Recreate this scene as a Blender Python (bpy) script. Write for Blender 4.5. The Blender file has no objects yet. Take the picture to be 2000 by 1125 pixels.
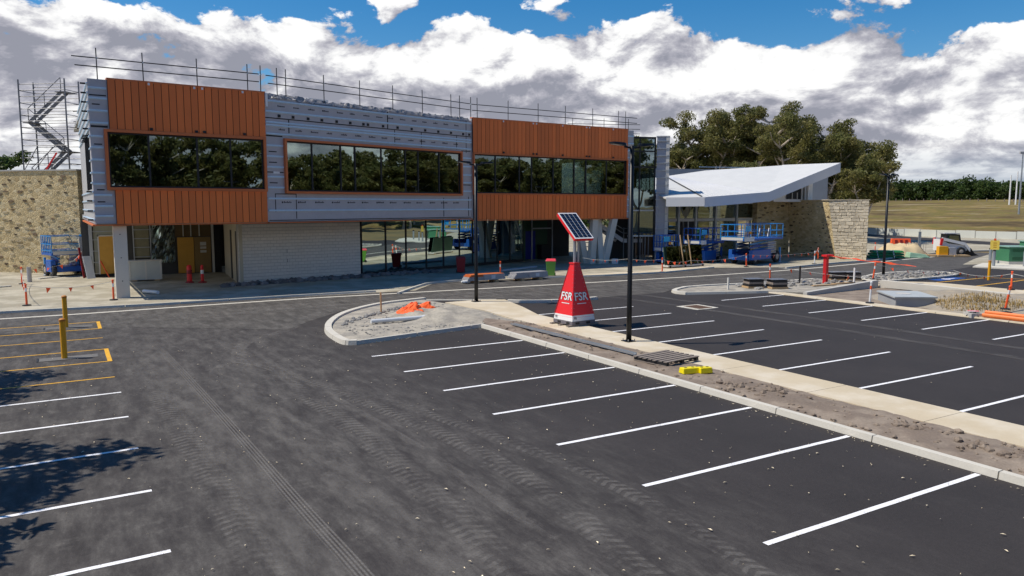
import bpy, bmesh, math, random
import numpy as np
from mathutils import Vector, Matrix, noise as mnoise

# ------------------------------------------------------------------ scene, camera, light
scene = bpy.context.scene
col = scene.collection
R = math.radians
rnd = random.Random(7)

PITCH, YAW, CAM_H = R(6.2485), R(30.6079), 4.774
cyw, syw, cpt, spt = math.cos(YAW), math.sin(YAW), math.cos(PITCH), math.sin(PITCH)
c_fw = Vector((syw * cpt, cyw * cpt, -spt))
c_rt = Vector((cyw, -syw, 0))
c_up = c_rt.cross(c_fw)
cam_d = bpy.data.cameras.new('camera')
cam_d.sensor_width = 36.0
cam_d.lens = 36.0 * 1473.907 / 2000.0
cam_d.clip_start = 0.2
cam_d.clip_end = 6000
cam = bpy.data.objects.new('camera', cam_d)
col.objects.link(cam)
cam.matrix_world = Matrix(((c_rt.x, c_up.x, -c_fw.x, 0), (c_rt.y, c_up.y, -c_fw.y, 0),
                           (c_rt.z, c_up.z, -c_fw.z, CAM_H), (0, 0, 0, 1)))
scene.camera = cam

SUN_EL, SUN_AZ = R(58), R(-27)          # shadows fall towards SUN_AZ (from +x, counter-clockwise)
sun_dir = Vector((math.cos(SUN_EL) * math.cos(SUN_AZ), math.cos(SUN_EL) * math.sin(SUN_AZ), -math.sin(SUN_EL)))
to_sun = -sun_dir
sl = bpy.data.lights.new('sun', 'SUN')
sl.energy = 3.75
sl.angle = R(0.53)
sl.color = (1.0, 0.925, 0.80)
so = bpy.data.objects.new('sun', sl)
col.objects.link(so)
so.rotation_euler = sun_dir.to_track_quat('-Z', 'Y').to_euler()
so.location = (0, 0, 60)

world = bpy.data.worlds.new('World')
scene.world = world
world.use_nodes = True
vs = scene.view_settings
vs.view_transform = 'Standard'
vs.look = 'None'
vs.exposure = 0.28
vs.gamma = 1.0
vs.use_curve_mapping = False
scene.cycles.max_bounces = 8
scene.cycles.transparent_max_bounces = 16
scene.cycles.caustics_reflective = False
scene.cycles.caustics_refractive = False


class NT:
    """small helper to wire node trees"""
    def __init__(self, tree):
        self.t = tree
        self.n = tree.nodes
        self.l = tree.links

    def new(self, typ, **kw):
        nd = self.n.new(typ)
        for k, v in kw.items():
            setattr(nd, k, v)
        return nd

    def put(self, sock, v):
        if isinstance(v, bpy.types.NodeSocket):
            self.l.new(v, sock)
        elif v is not None:
            sock.default_value = v

    def math(self, op, a, b=None, c=None, clamp=False):
        nd = self.new('ShaderNodeMath', operation=op, use_clamp=clamp)
        self.put(nd.inputs[0], a)
        if b is not None: self.put(nd.inputs[1], b)
        if c is not None: self.put(nd.inputs[2], c)
        return nd.outputs[0]

    def vmath(self, op, a, b=None):
        nd = self.new('ShaderNodeVectorMath', operation=op)
        self.put(nd.inputs[0], a)
        if b is not None: self.put(nd.inputs[1], b)
        return nd.outputs['Value'] if op in ('DOT_PRODUCT', 'LENGTH') else nd.outputs[0]

    def noise(self, vec, scale, detail=3, rough=0.55, dist=0.0):
        nd = self.new('ShaderNodeTexNoise')
        self.put(nd.inputs['Vector'], vec)
        nd.inputs['Scale'].default_value = scale
        nd.inputs['Detail'].default_value = detail
        nd.inputs['Roughness'].default_value = rough
        nd.inputs['Distortion'].default_value = dist
        return nd.outputs[0]

    def ramp(self, fac, stops):
        nd = self.new('ShaderNodeValToRGB')
        self.put(nd.inputs[0], fac)
        e = nd.color_ramp.elements
        while len(e) < len(stops): e.new(0.5)
        for i, (p, c) in enumerate(stops):
            e[i].position = p
            e[i].color = (c, c, c, 1) if isinstance(c, (int, float)) else (c[0], c[1], c[2], 1)
        return nd.outputs[0]

    def mix(self, fac, a, b, blend='MIX'):
        nd = self.new('ShaderNodeMix', data_type='RGBA', blend_type=blend)
        self.put(nd.inputs[0], fac)
        for s, v in ((nd.inputs[6], a), (nd.inputs[7], b)):
            if isinstance(v, (tuple, list)): v = (v[0], v[1], v[2], 1)
            self.put(s, v)
        return nd.outputs[2]

    def smooth(self, v, a, b):
        nd = self.new('ShaderNodeMapRange', interpolation_type='SMOOTHSTEP')
        self.put(nd.inputs[0], v)
        nd.inputs[1].default_value = a
        nd.inputs[2].default_value = b
        return nd.outputs[0]


# ---- sky: Nishita daylight with a bank of cumulus low over the horizon
def build_sky():
    w = NT(world.node_tree)
    w.n.clear()
    out = w.new('ShaderNodeOutputWorld')
    sky = w.new('ShaderNodeTexSky', sky_type='NISHITA')
    sky.sun_disc = False
    sky.sun_elevation = SUN_EL
    sky.sun_rotation = math.atan2(to_sun.x, to_sun.y)
    sky.air_density = 1.0
    sky.dust_density = 0.3
    sky.ozone_density = 3.0
    hs = w.new('ShaderNodeHueSaturation')
    hs.inputs['Saturation'].default_value = 1.46
    hs.inputs['Value'].default_value = 0.86
    w.l.new(sky.outputs[0], hs.inputs['Color'])
    bg_sky = w.new('ShaderNodeBackground')
    bg_sky.inputs[1].default_value = 0.105
    w.l.new(hs.outputs[0], bg_sky.inputs[0])

    tc = w.new('ShaderNodeTexCoord')
    d = tc.outputs['Generated']
    sep = w.new('ShaderNodeSeparateXYZ')
    w.l.new(d, sep.inputs[0])
    el = w.math('MULTIPLY', w.math('ARCSINE', sep.outputs[2]), 180 / math.pi)      # degrees above the horizon
    # direction squeezed so that clouds flatten towards the horizon
    zz = w.math('POWER', w.math('MAXIMUM', sep.outputs[2], 0.0005), 0.72)
    cmb = w.new('ShaderNodeCombineXYZ')
    w.l.new(sep.outputs[0], cmb.inputs[0]); w.l.new(sep.outputs[1], cmb.inputs[1])
    w.l.new(w.math('MULTIPLY', zz, 1.55), cmb.inputs[2])
    p = w.vmath('ADD', cmb.outputs[0], (3.1, 1.7, 0.35))

    def dens(vec):
        big = w.noise(vec, 3.1, 2, 0.5)
        puff = w.noise(vec, 8.5, 9, 0.60, 0.25)
        return w.math('ADD', w.math('MULTIPLY', big, 0.50), w.math('MULTIPLY', puff, 0.65))

    def cover(e):
        # bank is closed low down, breaks up by 14 degrees, only strays higher up
        nd = w.new('ShaderNodeMapRange', interpolation_type='SMOOTHSTEP')
        w.put(nd.inputs[0], e)
        nd.inputs[1].default_value = 6.8; nd.inputs[2].default_value = 17.3
        nd.inputs[3].default_value = 0.21; nd.inputs[4].default_value = -0.125
        return nd.outputs[0]
    n0 = w.math('ADD', dens(p), cover(el))
    # the same field a little towards the sun: lit tops and grey bases
    lp = w.vmath('ADD', p, (to_sun.x * 0.02, to_sun.y * 0.02, 0.026))
    n1 = w.math('ADD', dens(lp), cover(w.math('ADD', el, 0.12)))
    lp2 = w.vmath('ADD', p, (to_sun.x * 0.05, to_sun.y * 0.05, 0.085))
    n2 = w.math('ADD', dens(lp2), cover(w.math('ADD', el, 0.5)))
    mask = w.smooth(n0, 0.590, 0.622)
    d1 = w.math('MULTIPLY', w.math('SUBTRACT', n0, n1), 4.6)
    d2 = w.math('MULTIPLY', w.math('SUBTRACT', n0, n2), 3.0)
    tone = w.math('ADD', w.math('ADD', d1, d2), 0.455)
    thick = w.smooth(n0, 0.62, 0.95)
    tone = w.math('SUBTRACT', tone, w.math('MULTIPLY', thick, 0.12), clamp=True)
    colr = w.ramp(tone, [(0.0, (0.30, 0.31, 0.37)), (0.25, (0.43, 0.43, 0.49)), (0.48, (0.62, 0.62, 0.66)), (0.66, (0.86, 0.86, 0.87)), (0.85, (1.0, 1.0, 0.99))])
    # far bank: blue-grey streaks close to the horizon
    st = w.new('ShaderNodeMapping')
    st.inputs['Scale'].default_value = (1.6, 1.6, 24)
    w.l.new(d, st.inputs[0])
    streak = w.noise(st.outputs[0], 3.0, 5, 0.62)
    farc = w.ramp(streak, [(0.36, (0.28, 0.36, 0.46)), (0.50, (0.40, 0.46, 0.55)), (0.60, (0.62, 0.66, 0.70)), (0.68, (0.82, 0.82, 0.80))])
    lowf = w.math('SUBTRACT', 1.0, w.smooth(el, 0.4, 4.8))
    colr = w.mix(w.math('MULTIPLY', lowf, 0.85), colr, farc)
    maskf = w.math('MAXIMUM', mask, w.math('MULTIPLY', lowf, 0.92))
    bg_c = w.new('ShaderNodeBackground')
    bg_c.inputs[1].default_value = 0.86
    w.l.new(colr, bg_c.inputs[0])
    mx = w.new('ShaderNodeMixShader')
    w.l.new(maskf, mx.inputs[0]); w.l.new(bg_sky.outputs[0], mx.inputs[1]); w.l.new(bg_c.outputs[0], mx.inputs[2])
    w.l.new(mx.outputs[0], out.inputs[0])


build_sky()

# ------------------------------------------------------------------ materials
MATS = {}


def mat(name, c, rough=0.7, metal=0.0, var=0.12, scale=1.5, fine=0.0, fscale=40.0, bump=0.0, bscale=30.0, tint=None, spec=0.5, island=0.0):
    """procedural surface: base colour with large and fine noise, an optional second tint and bump"""
    if name in MATS: return MATS[name]
    m = bpy.data.materials.new(name)
    m.use_nodes = True
    t = NT(m.node_tree)
    b = t.n['Principled BSDF']
    b.inputs['Roughness'].default_value = rough
    b.inputs['Metallic'].default_value = metal
    b.inputs['Specular IOR Level'].default_value = spec
    pos = t.new('ShaderNodeNewGeometry').outputs['Position']
    n = t.noise(pos, scale, 4, 0.6)
    k = t.math('MULTIPLY_ADD', n, 2 * var, 1 - var)
    if fine:
        f = t.noise(pos, fscale, 3, 0.7)
        k = t.math('MULTIPLY', k, t.math('MULTIPLY_ADD', f, 2 * fine, 1 - fine))
    if island:
        g = t.new('ShaderNodeNewGeometry')
        oi = t.new('ShaderNodeObjectInfo')
        rr = t.math('FRACT', t.math('ADD', g.outputs['Random Per Island'], oi.outputs['Random']))
        k = t.math('MULTIPLY', k, t.math('MULTIPLY_ADD', rr, 2 * island, 1 - island))
    base = (c[0], c[1], c[2])
    src = base
    if tint:
        tn = t.smooth(t.noise(pos, scale * 0.6, 5, 0.6), 0.42, 0.62)
        src = t.mix(tn, base, tint)
    vm = t.new('ShaderNodeVectorMath', operation='SCALE')
    if isinstance(src, tuple): vm.inputs[0].default_value = src
    else: t.l.new(src, vm.inputs[0])
    t.l.new(k, vm.inputs['Scale'])
    t.l.new(vm.outputs[0], b.inputs['Base Color'])
    if bump:
        bp = t.new('ShaderNodeBump')
        bp.inputs['Strength'].default_value = bump
        bp.inputs['Distance'].default_value = 0.02
        t.l.new(t.noise(pos, bscale, 5, 0.65), bp.inputs['Height'])
        t.l.new(bp.outputs[0], b.inputs['Normal'])
    MATS[name] = m
    return m


def glass_mat(name, tint, refl, rough=0.0):
    """flat pane: mirror over a see-through tint, stronger at grazing angles"""
    if name in MATS: return MATS[name]
    m = bpy.data.materials.new(name)
    m.use_nodes = True
    t = NT(m.node_tree)
    t.n.clear()
    out = t.new('ShaderNodeOutputMaterial')
    tr = t.new('ShaderNodeBsdfTransparent'); tr.inputs[0].default_value = (*tint, 1)
    gl = t.new('ShaderNodeBsdfGlossy'); gl.inputs['Roughness'].default_value = rough
    gl.inputs[0].default_value = (0.80, 0.95, 0.92, 1)
    fr = t.new('ShaderNodeFresnel'); fr.inputs[0].default_value = 1.55
    f = t.math('ADD', fr.outputs[0], refl, clamp=True)
    pos = t.new('ShaderNodeNewGeometry').outputs['Position']
    bp = t.new('ShaderNodeBump'); bp.inputs['Strength'].default_value = 0.05; bp.inputs['Distance'].default_value = 0.05
    t.l.new(t.noise(pos, 0.7, 1, 0.4), bp.inputs['Height'])
    t.l.new(bp.outputs[0], gl.inputs['Normal'])
    mx = t.new('ShaderNodeMixShader')
    t.l.new(f, mx.inputs[0]); t.l.new(tr.outputs[0], mx.inputs[1]); t.l.new(gl.outputs[0], mx.inputs[2])
    t.l.new(mx.outputs[0], out.inputs[0])
    MATS[name] = m
    return m


def asphalt_mat(name, c, dust, dusty_x=None):
    m = bpy.data.materials.new(name)
    m.use_nodes = True
    t = NT(m.node_tree)
    b = t.n['Principled BSDF']
    b.inputs['Roughness'].default_value = 0.82
    b.inputs['Specular IOR Level'].default_value = 0.35
    pos = t.new('ShaderNodeNewGeometry').outputs['Position']
    agg = t.noise(pos, 55.0, 2, 0.7)
    agg2 = t.noise(pos, 14.0, 4, 0.75)
    big = t.noise(pos, 0.35, 5, 0.6)
    k = t.math('MULTIPLY', t.math('MULTIPLY_ADD', agg, 1.1, 0.45), t.math('MULTIPLY_ADD', big, 0.7, 0.65))
    k = t.math('MULTIPLY', k, t.math('MULTIPLY_ADD', agg2, 0.8, 0.6))
    vm = t.new('ShaderNodeVectorMath', operation='SCALE')
    vm.inputs[0].default_value = c
    t.l.new(k, vm.inputs['Scale'])
    # dust dragged along the driving lane
    mp = t.new('ShaderNodeMapping'); mp.inputs['Scale'].default_value = (1.5, 0.42, 1)
    t.l.new(pos, mp.inputs[0])
    dn = t.noise(mp.outputs[0], 1.7, 9, 0.76)
    patch = t.smooth(t.noise(pos, 2.6, 5, 0.7), 0.52, 0.75)
    sx = t.new('ShaderNodeSeparateXYZ'); t.l.new(pos, sx.inputs[0])
    if dusty_x:
        lane = t.math('SUBTRACT', 1.0, t.smooth(sx.outputs[0], dusty_x[0], dusty_x[1]))
    else:
        lane = 1.0
    amt = t.math('MULTIPLY', t.math('ADD', t.math('MULTIPLY', t.smooth(dn, 0.32, 0.80), 0.75), t.math('MULTIPLY', patch, 0.35)), lane)
    amt = t.math('ADD', t.math('MULTIPLY', amt, dust), t.math('MULTIPLY', t.smooth(dn, 0.5, 0.8), 0.06), clamp=True)
    amt = t.math('MULTIPLY', amt, t.math('MULTIPLY_ADD', t.noise(pos, 24.0, 3, 0.75), 1.5, 0.25), clamp=True)
    colr = t.mix(amt, vm.outputs[0], (0.265, 0.248, 0.225))
    t.l.new(colr, b.inputs['Base Color'])
    bp = t.new('ShaderNodeBump'); bp.inputs['Strength'].default_value = 0.5; bp.inputs['Distance'].default_value = 0.01
    t.l.new(agg, bp.inputs['Height'])
    t.l.new(bp.outputs[0], b.inputs['Normal'])
    MATS[name] = m
    return m


def track_mat(name, kind):
    """tyre print left in dust: thin pale film, broken up by the tread and by wear (UV: u across, v metres along)"""
    m = bpy.data.materials.new(name)
    m.use_nodes = True
    t = NT(m.node_tree)
    t.n.clear()
    out = t.new('ShaderNodeOutputMaterial')
    uv = t.new('ShaderNodeUVMap').outputs[0]
    sp = t.new('ShaderNodeSeparateXYZ'); t.l.new(uv, sp.inputs[0])
    u, v = sp.outputs[0], sp.outputs[1]
    pos = t.new('ShaderNodeNewGeometry').outputs['Position']
    au = t.math('ABSOLUTE', t.math('SUBTRACT', u, 0.5))
    wob = t.math('MULTIPLY', t.noise(pos, 6.0, 4, 0.7), 4.0)
    if kind == 'lug':       # chevron blocks of a loader tyre
        ph = t.math('ADD', t.math('MULTIPLY', v, 31.0), t.math('MULTIPLY', au, 8.0))
        tread = t.math('MULTIPLY', t.smooth(t.math('SINE', t.math('ADD', ph, wob)), -0.35, 0.55), t.math('MULTIPLY_ADD', t.noise(pos, 13.0, 4, 0.75), 1.5, 0.15))
        tread = t.math('ADD', t.math('MULTIPLY', tread, 0.8), 0.14)
    elif kind == 'rib':     # long ribs of a road tyre
        tread = t.math('MULTIPLY', t.smooth(t.math('SINE', t.math('MULTIPLY', u, 31.0)), -0.5, 0.4),
                       t.math('MULTIPLY_ADD', t.math('SINE', t.math('MULTIPLY', v, 60.0)), 0.15, 0.85))
    else:                   # smooth film of dust
        tread = t.math('MULTIPLY_ADD', t.noise(pos, 20.0, 3, 0.6), 0.6, 0.4)
    edge = t.math('SUBTRACT', 1.0, t.smooth(au, 0.36, 0.5))
    mp = t.new('ShaderNodeMapping'); mp.inputs['Scale'].default_value = (1.0, 0.3, 1.0)
    t.l.new(pos, mp.inputs[0])
    wear = t.smooth(t.noise(mp.outputs[0], 2.2, 6, 0.75), 0.36, 0.66) if kind != 'rib' else t.smooth(t.noise(mp.outputs[0], 1.2, 5, 0.7), 0.2, 0.5)
    grain = t.math('MULTIPLY_ADD', t.noise(pos, 38.0, 2, 0.7), 0.9, 0.5)
    ends = t.new('ShaderNodeAttribute'); ends.attribute_name = 'fade'
    a = t.math('MULTIPLY', t.math('MULTIPLY', tread, edge), t.math('MULTIPLY', wear, grain))
    a = t.math('MULTIPLY', a, ends.outputs['Fac'])
    a = t.math('MULTIPLY', a, {'lug': 0.42, 'rib': 0.52, 'film': 0.40}[kind], clamp=True)
    df = t.new('ShaderNodeBsdfDiffuse'); df.inputs[0].default_value = (0.27, 0.255, 0.24, 1)
    tr = t.new('ShaderNodeBsdfTransparent')
    mx = t.new('ShaderNodeMixShader')
    t.l.new(a, mx.inputs[0]); t.l.new(tr.outputs[0], mx.inputs[1]); t.l.new(df.outputs[0], mx.inputs[2])
    t.l.new(mx.outputs[0], out.inputs[0])
    return m


def leaf_mat(name, c, c2):
    m = bpy.data.materials.new(name)
    m.use_nodes = True
    t = NT(m.node_tree)
    b = t.n['Principled BSDF']
    b.inputs['Roughness'].default_value = 0.55
    b.inputs['Specular IOR Level'].default_value = 0.35
    g = t.new('ShaderNodeNewGeometry')
    k = t.math('MULTIPLY_ADD', g.outputs['Random Per Island'], 0.9, 0.55)
    cl = t.mix(t.smooth(t.noise(g.outputs['Position'], 0.45, 3, 0.6), 0.35, 0.65), c, c2)
    vm = t.new('ShaderNodeVectorMath', operation='SCALE')
    t.l.new(cl, vm.inputs[0]); t.l.new(k, vm.inputs['Scale'])
    t.l.new(vm.outputs[0], b.inputs['Base Color'])
    tl = t.new('ShaderNodeBsdfTranslucent')
    t.l.new(vm.outputs[0], tl.inputs[0])
    mx = t.new('ShaderNodeMixShader'); mx.inputs[0].default_value = 0.5
    t.l.new(b.outputs[0], mx.inputs[1]); t.l.new(tl.outputs[0], mx.inputs[2])
    t.l.new(mx.outputs[0], t.n['Material Output'].inputs[0])
    MATS[name] = m
    return m


def field_mat():
    m = bpy.data.materials.new('paddock_grass')
    m.use_nodes = True
    t = NT(m.node_tree)
    b = t.n['Principled BSDF']
    b.inputs['Roughness'].default_value = 0.95
    b.inputs['Specular IOR Level'].default_value = 0.1
    pos = t.new('ShaderNodeNewGeometry').outputs['Position']
    mp = t.new('ShaderNodeMapping'); mp.inputs['Scale'].default_value = (0.045, 0.028, 0.05); mp.inputs['Rotation'].default_value = (0, 0, 0.35)
    t.l.new(pos, mp.inputs[0])
    n1 = t.noise(mp.outputs[0], 1.6, 6, 0.65)
    n2 = t.noise(pos, 0.35, 5, 0.7)
    k = t.math('ADD', t.math('MULTIPLY', n1, 0.75), t.math('MULTIPLY', n2, 0.25))
    k = t.math('MULTIPLY_ADD', t.math('SUBTRACT', k, 0.5), 2.3, 0.53)
    c = t.ramp(k, [(0.30, (0.085, 0.062, 0.032)), (0.42, (0.135, 0.095, 0.042)), (0.50, (0.19, 0.145, 0.065)), (0.57, (0.135, 0.125, 0.035)), (0.66, (0.24, 0.165, 0.055)), (0.78, (0.28, 0.235, 0.15))])
    t.l.new(c, b.inputs['Base Color'])
    return m


def paint_mat(name, c):
    '''road paint over coarse asphalt: worn through on the high stones'''
    m = bpy.data.materials.new(name)
    m.use_nodes = True
    t = NT(m.node_tree)
    b = t.n['Principled BSDF']
    b.inputs['Roughness'].default_value = 0.6
    pos = t.new('ShaderNodeNewGeometry').outputs['Position']
    n = t.math('ADD', t.math('MULTIPLY', t.noise(pos, 60.0, 2, 0.7), 0.6), t.math('MULTIPLY', t.noise(pos, 3.0, 4, 0.7), 0.4))
    k = t.smooth(n, 0.36, 0.45)
    t.l.new(t.mix(k, (0.16, 0.15, 0.15), c), b.inputs['Base Color'])
    return m


def stone_mat():
    '''rubble face flushed up with sandy mortar: stones of differing tan, soft joints'''
    m = bpy.data.materials.new('stone_wall_mortar')
    m.use_nodes = True
    t = NT(m.node_tree)
    b = t.n['Principled BSDF']
    b.inputs['Roughness'].default_value = 0.92
    pos = t.new('ShaderNodeNewGeometry').outputs['Position']
    mp = t.new('ShaderNodeMapping'); mp.inputs['Scale'].default_value = (1.0, 1.0, 1.9)
    t.l.new(pos, mp.inputs[0])
    wv = t.vmath('ADD', mp.outputs[0], t.vmath('MULTIPLY', t.noise(pos, 3.0, 3, 0.6), (0.3, 0.3, 0.3)))
    vo = t.new('ShaderNodeTexVoronoi'); vo.inputs['Scale'].default_value = 2.3
    t.l.new(wv, vo.inputs['Vector'])
    sp = t.new('ShaderNodeSeparateColor'); t.l.new(vo.outputs['Color'], sp.inputs[0])
    ve = t.new('ShaderNodeTexVoronoi', feature='DISTANCE_TO_EDGE'); ve.inputs['Scale'].default_value = 2.3
    t.l.new(wv, ve.inputs['Vector'])
    c = t.ramp(sp.outputs[0], [(0.0, (0.46, 0.34, 0.17)), (0.25, (0.56, 0.435, 0.23)), (0.6, (0.62, 0.49, 0.27)), (1.0, (0.68, 0.56, 0.34))])
    joint = t.smooth(t.math('ADD', ve.outputs[0], t.math('MULTIPLY', t.noise(pos, 9.0, 3, 0.6), 0.10)), 0.04, 0.16)
    c = t.mix(joint, (0.60, 0.475, 0.26), c)
    g = t.math('MULTIPLY', t.math('MULTIPLY_ADD', t.noise(pos, 0.8, 5, 0.65), 0.8, 0.6), t.math('MULTIPLY_ADD', t.noise(pos, 11.0, 4, 0.7), 0.7, 0.65))
    vm = t.new('ShaderNodeVectorMath', operation='SCALE')
    t.l.new(c, vm.inputs[0]); t.l.new(g, vm.inputs['Scale'])
    t.l.new(vm.outputs[0], b.inputs['Base Color'])
    bp = t.new('ShaderNodeBump'); bp.inputs['Strength'].default_value = 0.8; bp.inputs['Distance'].default_value = 0.04
    t.l.new(t.math('ADD', joint, t.noise(pos, 8.0, 5, 0.65)), bp.inputs['Height'])
    t.l.new(bp.outputs[0], b.inputs['Normal'])
    return m


M_field = field_mat()
M_dark_steel = mat('dark_steel', (0.02, 0.021, 0.023), 0.4, 0.6, 0.1)
M_black = mat('black', (0.012, 0.012, 0.014), 0.6, 0, 0.2)
M_galv = mat('galvanised', (0.42, 0.45, 0.48), 0.45, 0.7, 0.2, 3)
M_batten = mat('batten_steel', (0.52, 0.70, 0.88), 0.4, 0.1, 0.14, 4)
M_foil = mat('insulation_foil', (0.47, 0.455, 0.475), 0.5, 0.12, 0.13, 2.0, 0.06, 12, 0.35, 3.0)
M_foil_dark = mat('crumpled_foil', (0.26, 0.25, 0.25), 0.5, 0.3, 0.3, 4, 0.15, 14, 0.8, 9.0)
M_orange = mat('orange_cladding', (0.80, 0.185, 0.036), 0.5, 0, 0.07, 1.2, 0.05, 30, island=0.14)
M_orange_trim = mat('orange_trim', (0.62, 0.16, 0.045), 0.45, 0, 0.06)
M_block = mat('pale_blockwork', (0.74, 0.69, 0.61), 0.85, 0, 0.05, 1.5, 0.05, 30, 0.2, 40, island=0.035)
M_mortar = mat('block_mortar', (0.36, 0.34, 0.31), 0.9, 0, 0.08)
M_conc = mat('concrete', (0.50, 0.485, 0.45), 0.85, 0, 0.12, 1.3, 0.10, 25, 0.25, 30)
M_kerb = mat('kerb_concrete', (0.60, 0.565, 0.49), 0.85, 0, 0.10, 1.8, 0.10, 22, 0.2, 30)
M_path = mat('path_concrete', (0.56, 0.47, 0.33), 0.88, 0, 0.09, 0.8, 0.08, 25, 0.2, 40, tint=(0.64, 0.565, 0.44))
M_white_line = paint_mat('road_paint_white', (0.92, 0.91, 0.92))
M_yellow_line = paint_mat('road_paint_yellow', (0.82, 0.43, 0.02))
M_blue_line = mat('road_paint_blue', (0.02, 0.08, 0.32), 0.6, 0, 0.06)
M_yellow = mat('yellow_paint', (0.83, 0.40, 0.01), 0.4, 0, 0.05)
M_bright_yellow = mat('bright_yellow_plastic', (0.88, 0.72, 0.0), 0.4, 0, 0.05)
M_orange_hi = mat('hi_vis_orange', (0.95, 0.12, 0.03), 0.45, 0, 0.05)
M_red_hi = mat('signal_red', (0.80, 0.02, 0.025), 0.38, 0, 0.05)
M_red_dark = mat('dark_red_plastic', (0.28, 0.012, 0.018), 0.45, 0, 0.08)
M_white = mat('white_paint', (0.80, 0.80, 0.80), 0.45, 0, 0.05)
M_off = mat('off_white', (0.62, 0.61, 0.57), 0.7, 0, 0.1)
M_roofw = mat('white_roof_sheet', (0.60, 0.60, 0.585), 0.6, 0, 0.10, 0.9, 0.08, 6)
M_fascia = mat('white_fascia', (0.68, 0.69, 0.72), 0.5, 0, 0.05)
M_blue = mat('lift_blue', (0.01, 0.10, 0.42), 0.4, 0, 0.12)
M_blue_l = mat('lift_blue_light', (0.02, 0.26, 0.62), 0.4, 0, 0.1)
M_tyre = mat('tyre_rubber', (0.025, 0.025, 0.027), 0.8, 0, 0.2)
M_rim = mat('wheel_rim', (0.45, 0.40, 0.34), 0.6, 0.2, 0.2)
M_timber = mat('raw_timber', (0.50, 0.34, 0.18), 0.8, 0, 0.2, 3, 0.15, 30)
M_timber_grey = mat('weathered_timber', (0.24, 0.20, 0.17), 0.85, 0, 0.3, 5, 0.2, 30)
M_ply = mat('ply_door', (0.62, 0.33, 0.05), 0.6, 0, 0.15, 2)
M_soil = mat('loose_soil', (0.20, 0.155, 0.12), 0.95, 0, 0.25, 2.0, 0.3, 18, 1.0, 9, tint=(0.28, 0.225, 0.175))
M_gravel = mat('crushed_rock', (0.30, 0.275, 0.235), 0.95, 0, 0.22, 2.2, 0.45, 11, 1.0, 9, tint=(0.42, 0.38, 0.31))
M_stone_lump = mat('rubble', (0.25, 0.24, 0.225), 0.9, 0, 0.2, island=0.3)
M_sand = mat('sand_heap', (0.60, 0.47, 0.28), 0.95, 0, 0.15, 2, 0.2, 14, 0.6, 8)
M_hard = mat('compacted_crushed_rock', (0.33, 0.295, 0.22), 0.95, 0, 0.22, 0.9, 0.25, 9, 0.7, 10, tint=(0.46, 0.42, 0.33))
M_grass = mat('dry_grass', (0.20, 0.14, 0.055), 0.95, 0, 0.4, 0.12, 0.25, 3.0, 0.6, 4, tint=(0.13, 0.105, 0.05))
M_green = mat('kiosk_green', (0.05, 0.20, 0.10), 0.5, 0, 0.08)
M_green_d = mat('kiosk_green_dark', (0.02, 0.12, 0.05), 0.5, 0, 0.08)
M_bin_green = mat('bin_green', (0.12, 0.32, 0.05), 0.45, 0, 0.06)
M_bin_red = mat('bin_red', (0.78, 0.06, 0.09), 0.45, 0, 0.06)
M_plastic_g = mat('green_wrap', (0.03, 0.22, 0.07), 0.35, 0, 0.25, 4)
M_stonewall = stone_mat()
M_stone_a = mat('tan_stone', (0.50, 0.41, 0.26), 0.9, 0, 0.2, 6, 0.2, 18, 0.6, 14, island=0.3)
M_stone_b = mat('brown_stone', (0.16, 0.112, 0.068), 0.9, 0, 0.3, 6, 0.2, 18, 0.6, 14, island=0.5)
M_stone_c = mat('cream_stone', (0.66, 0.57, 0.42), 0.9, 0, 0.15, 5, 0.15, 16, 0.8, 10, island=0.18)
M_stone_joint = mat('cream_stone_joint', (0.55, 0.48, 0.36), 0.95, 0, 0.2, 4, 0.2, 16)
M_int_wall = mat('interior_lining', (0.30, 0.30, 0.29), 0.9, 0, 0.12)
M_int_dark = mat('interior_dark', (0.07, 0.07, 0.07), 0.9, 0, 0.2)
M_int_green = mat('interior_green_wall', (0.04, 0.09, 0.06), 0.8, 0, 0.2)
M_bark = mat('gum_bark', (0.52, 0.44, 0.36), 0.85, 0, 0.35, 1.2, 0.2, 8)
M_leaf = leaf_mat('gum_leaves', (0.15, 0.16, 0.05), (0.24, 0.215, 0.072))
M_leaf2 = leaf_mat('dense_leaves', (0.042, 0.085, 0.022), (0.085, 0.120, 0.030))
M_litter = mat('dry_leaf_litter', (0.72, 0.62, 0.45), 0.8, 0, 0.1, island=0.35)
M_glass = glass_mat('window_glass', (0.30, 0.38, 0.37), 0.24)
M_glass_low = glass_mat('shopfront_glass', (0.32, 0.38, 0.36), 0.60)
M_glass_blue = glass_mat('tower_glass', (0.45, 0.55, 0.62), 0.35)
M_glass_rack = glass_mat('stacked_glass', (0.10, 0.22, 0.17), 0.12)
M_asphalt = asphalt_mat('car_park_asphalt', (0.036, 0.031, 0.030), 0.50, (5.0, 11.0))
M_asphalt_road = asphalt_mat('road_asphalt', (0.050, 0.045, 0.041), 0.58)
M_cell = mat('solar_cell', (0.012, 0.016, 0.035), 0.25, 0.1, 0.2)
M_wrap = mat('plastic_wrap', (0.42, 0.42, 0.44), 0.3, 0, 0.15, 5)
M_plastic = mat('white_plastic', (0.70, 0.72, 0.73), 0.35, 0, 0.08)
M_mesh = mat('orange_mesh', (0.95, 0.13, 0.02), 0.6, 0, 0.2, 6, 0.2, 20)


# ------------------------------------------------------------------ building helpers
XF = {}       # world matrices of roots and parts


def wm(o):
    return XF.get(o.name, Matrix.Identity(4))


def tag(o, label=None, cat=None, group=None, kind=None):
    if label: o['label'] = label
    if cat: o['category'] = cat
    if group: o['group'] = group
    if kind: o['kind'] = kind
    return o


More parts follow.
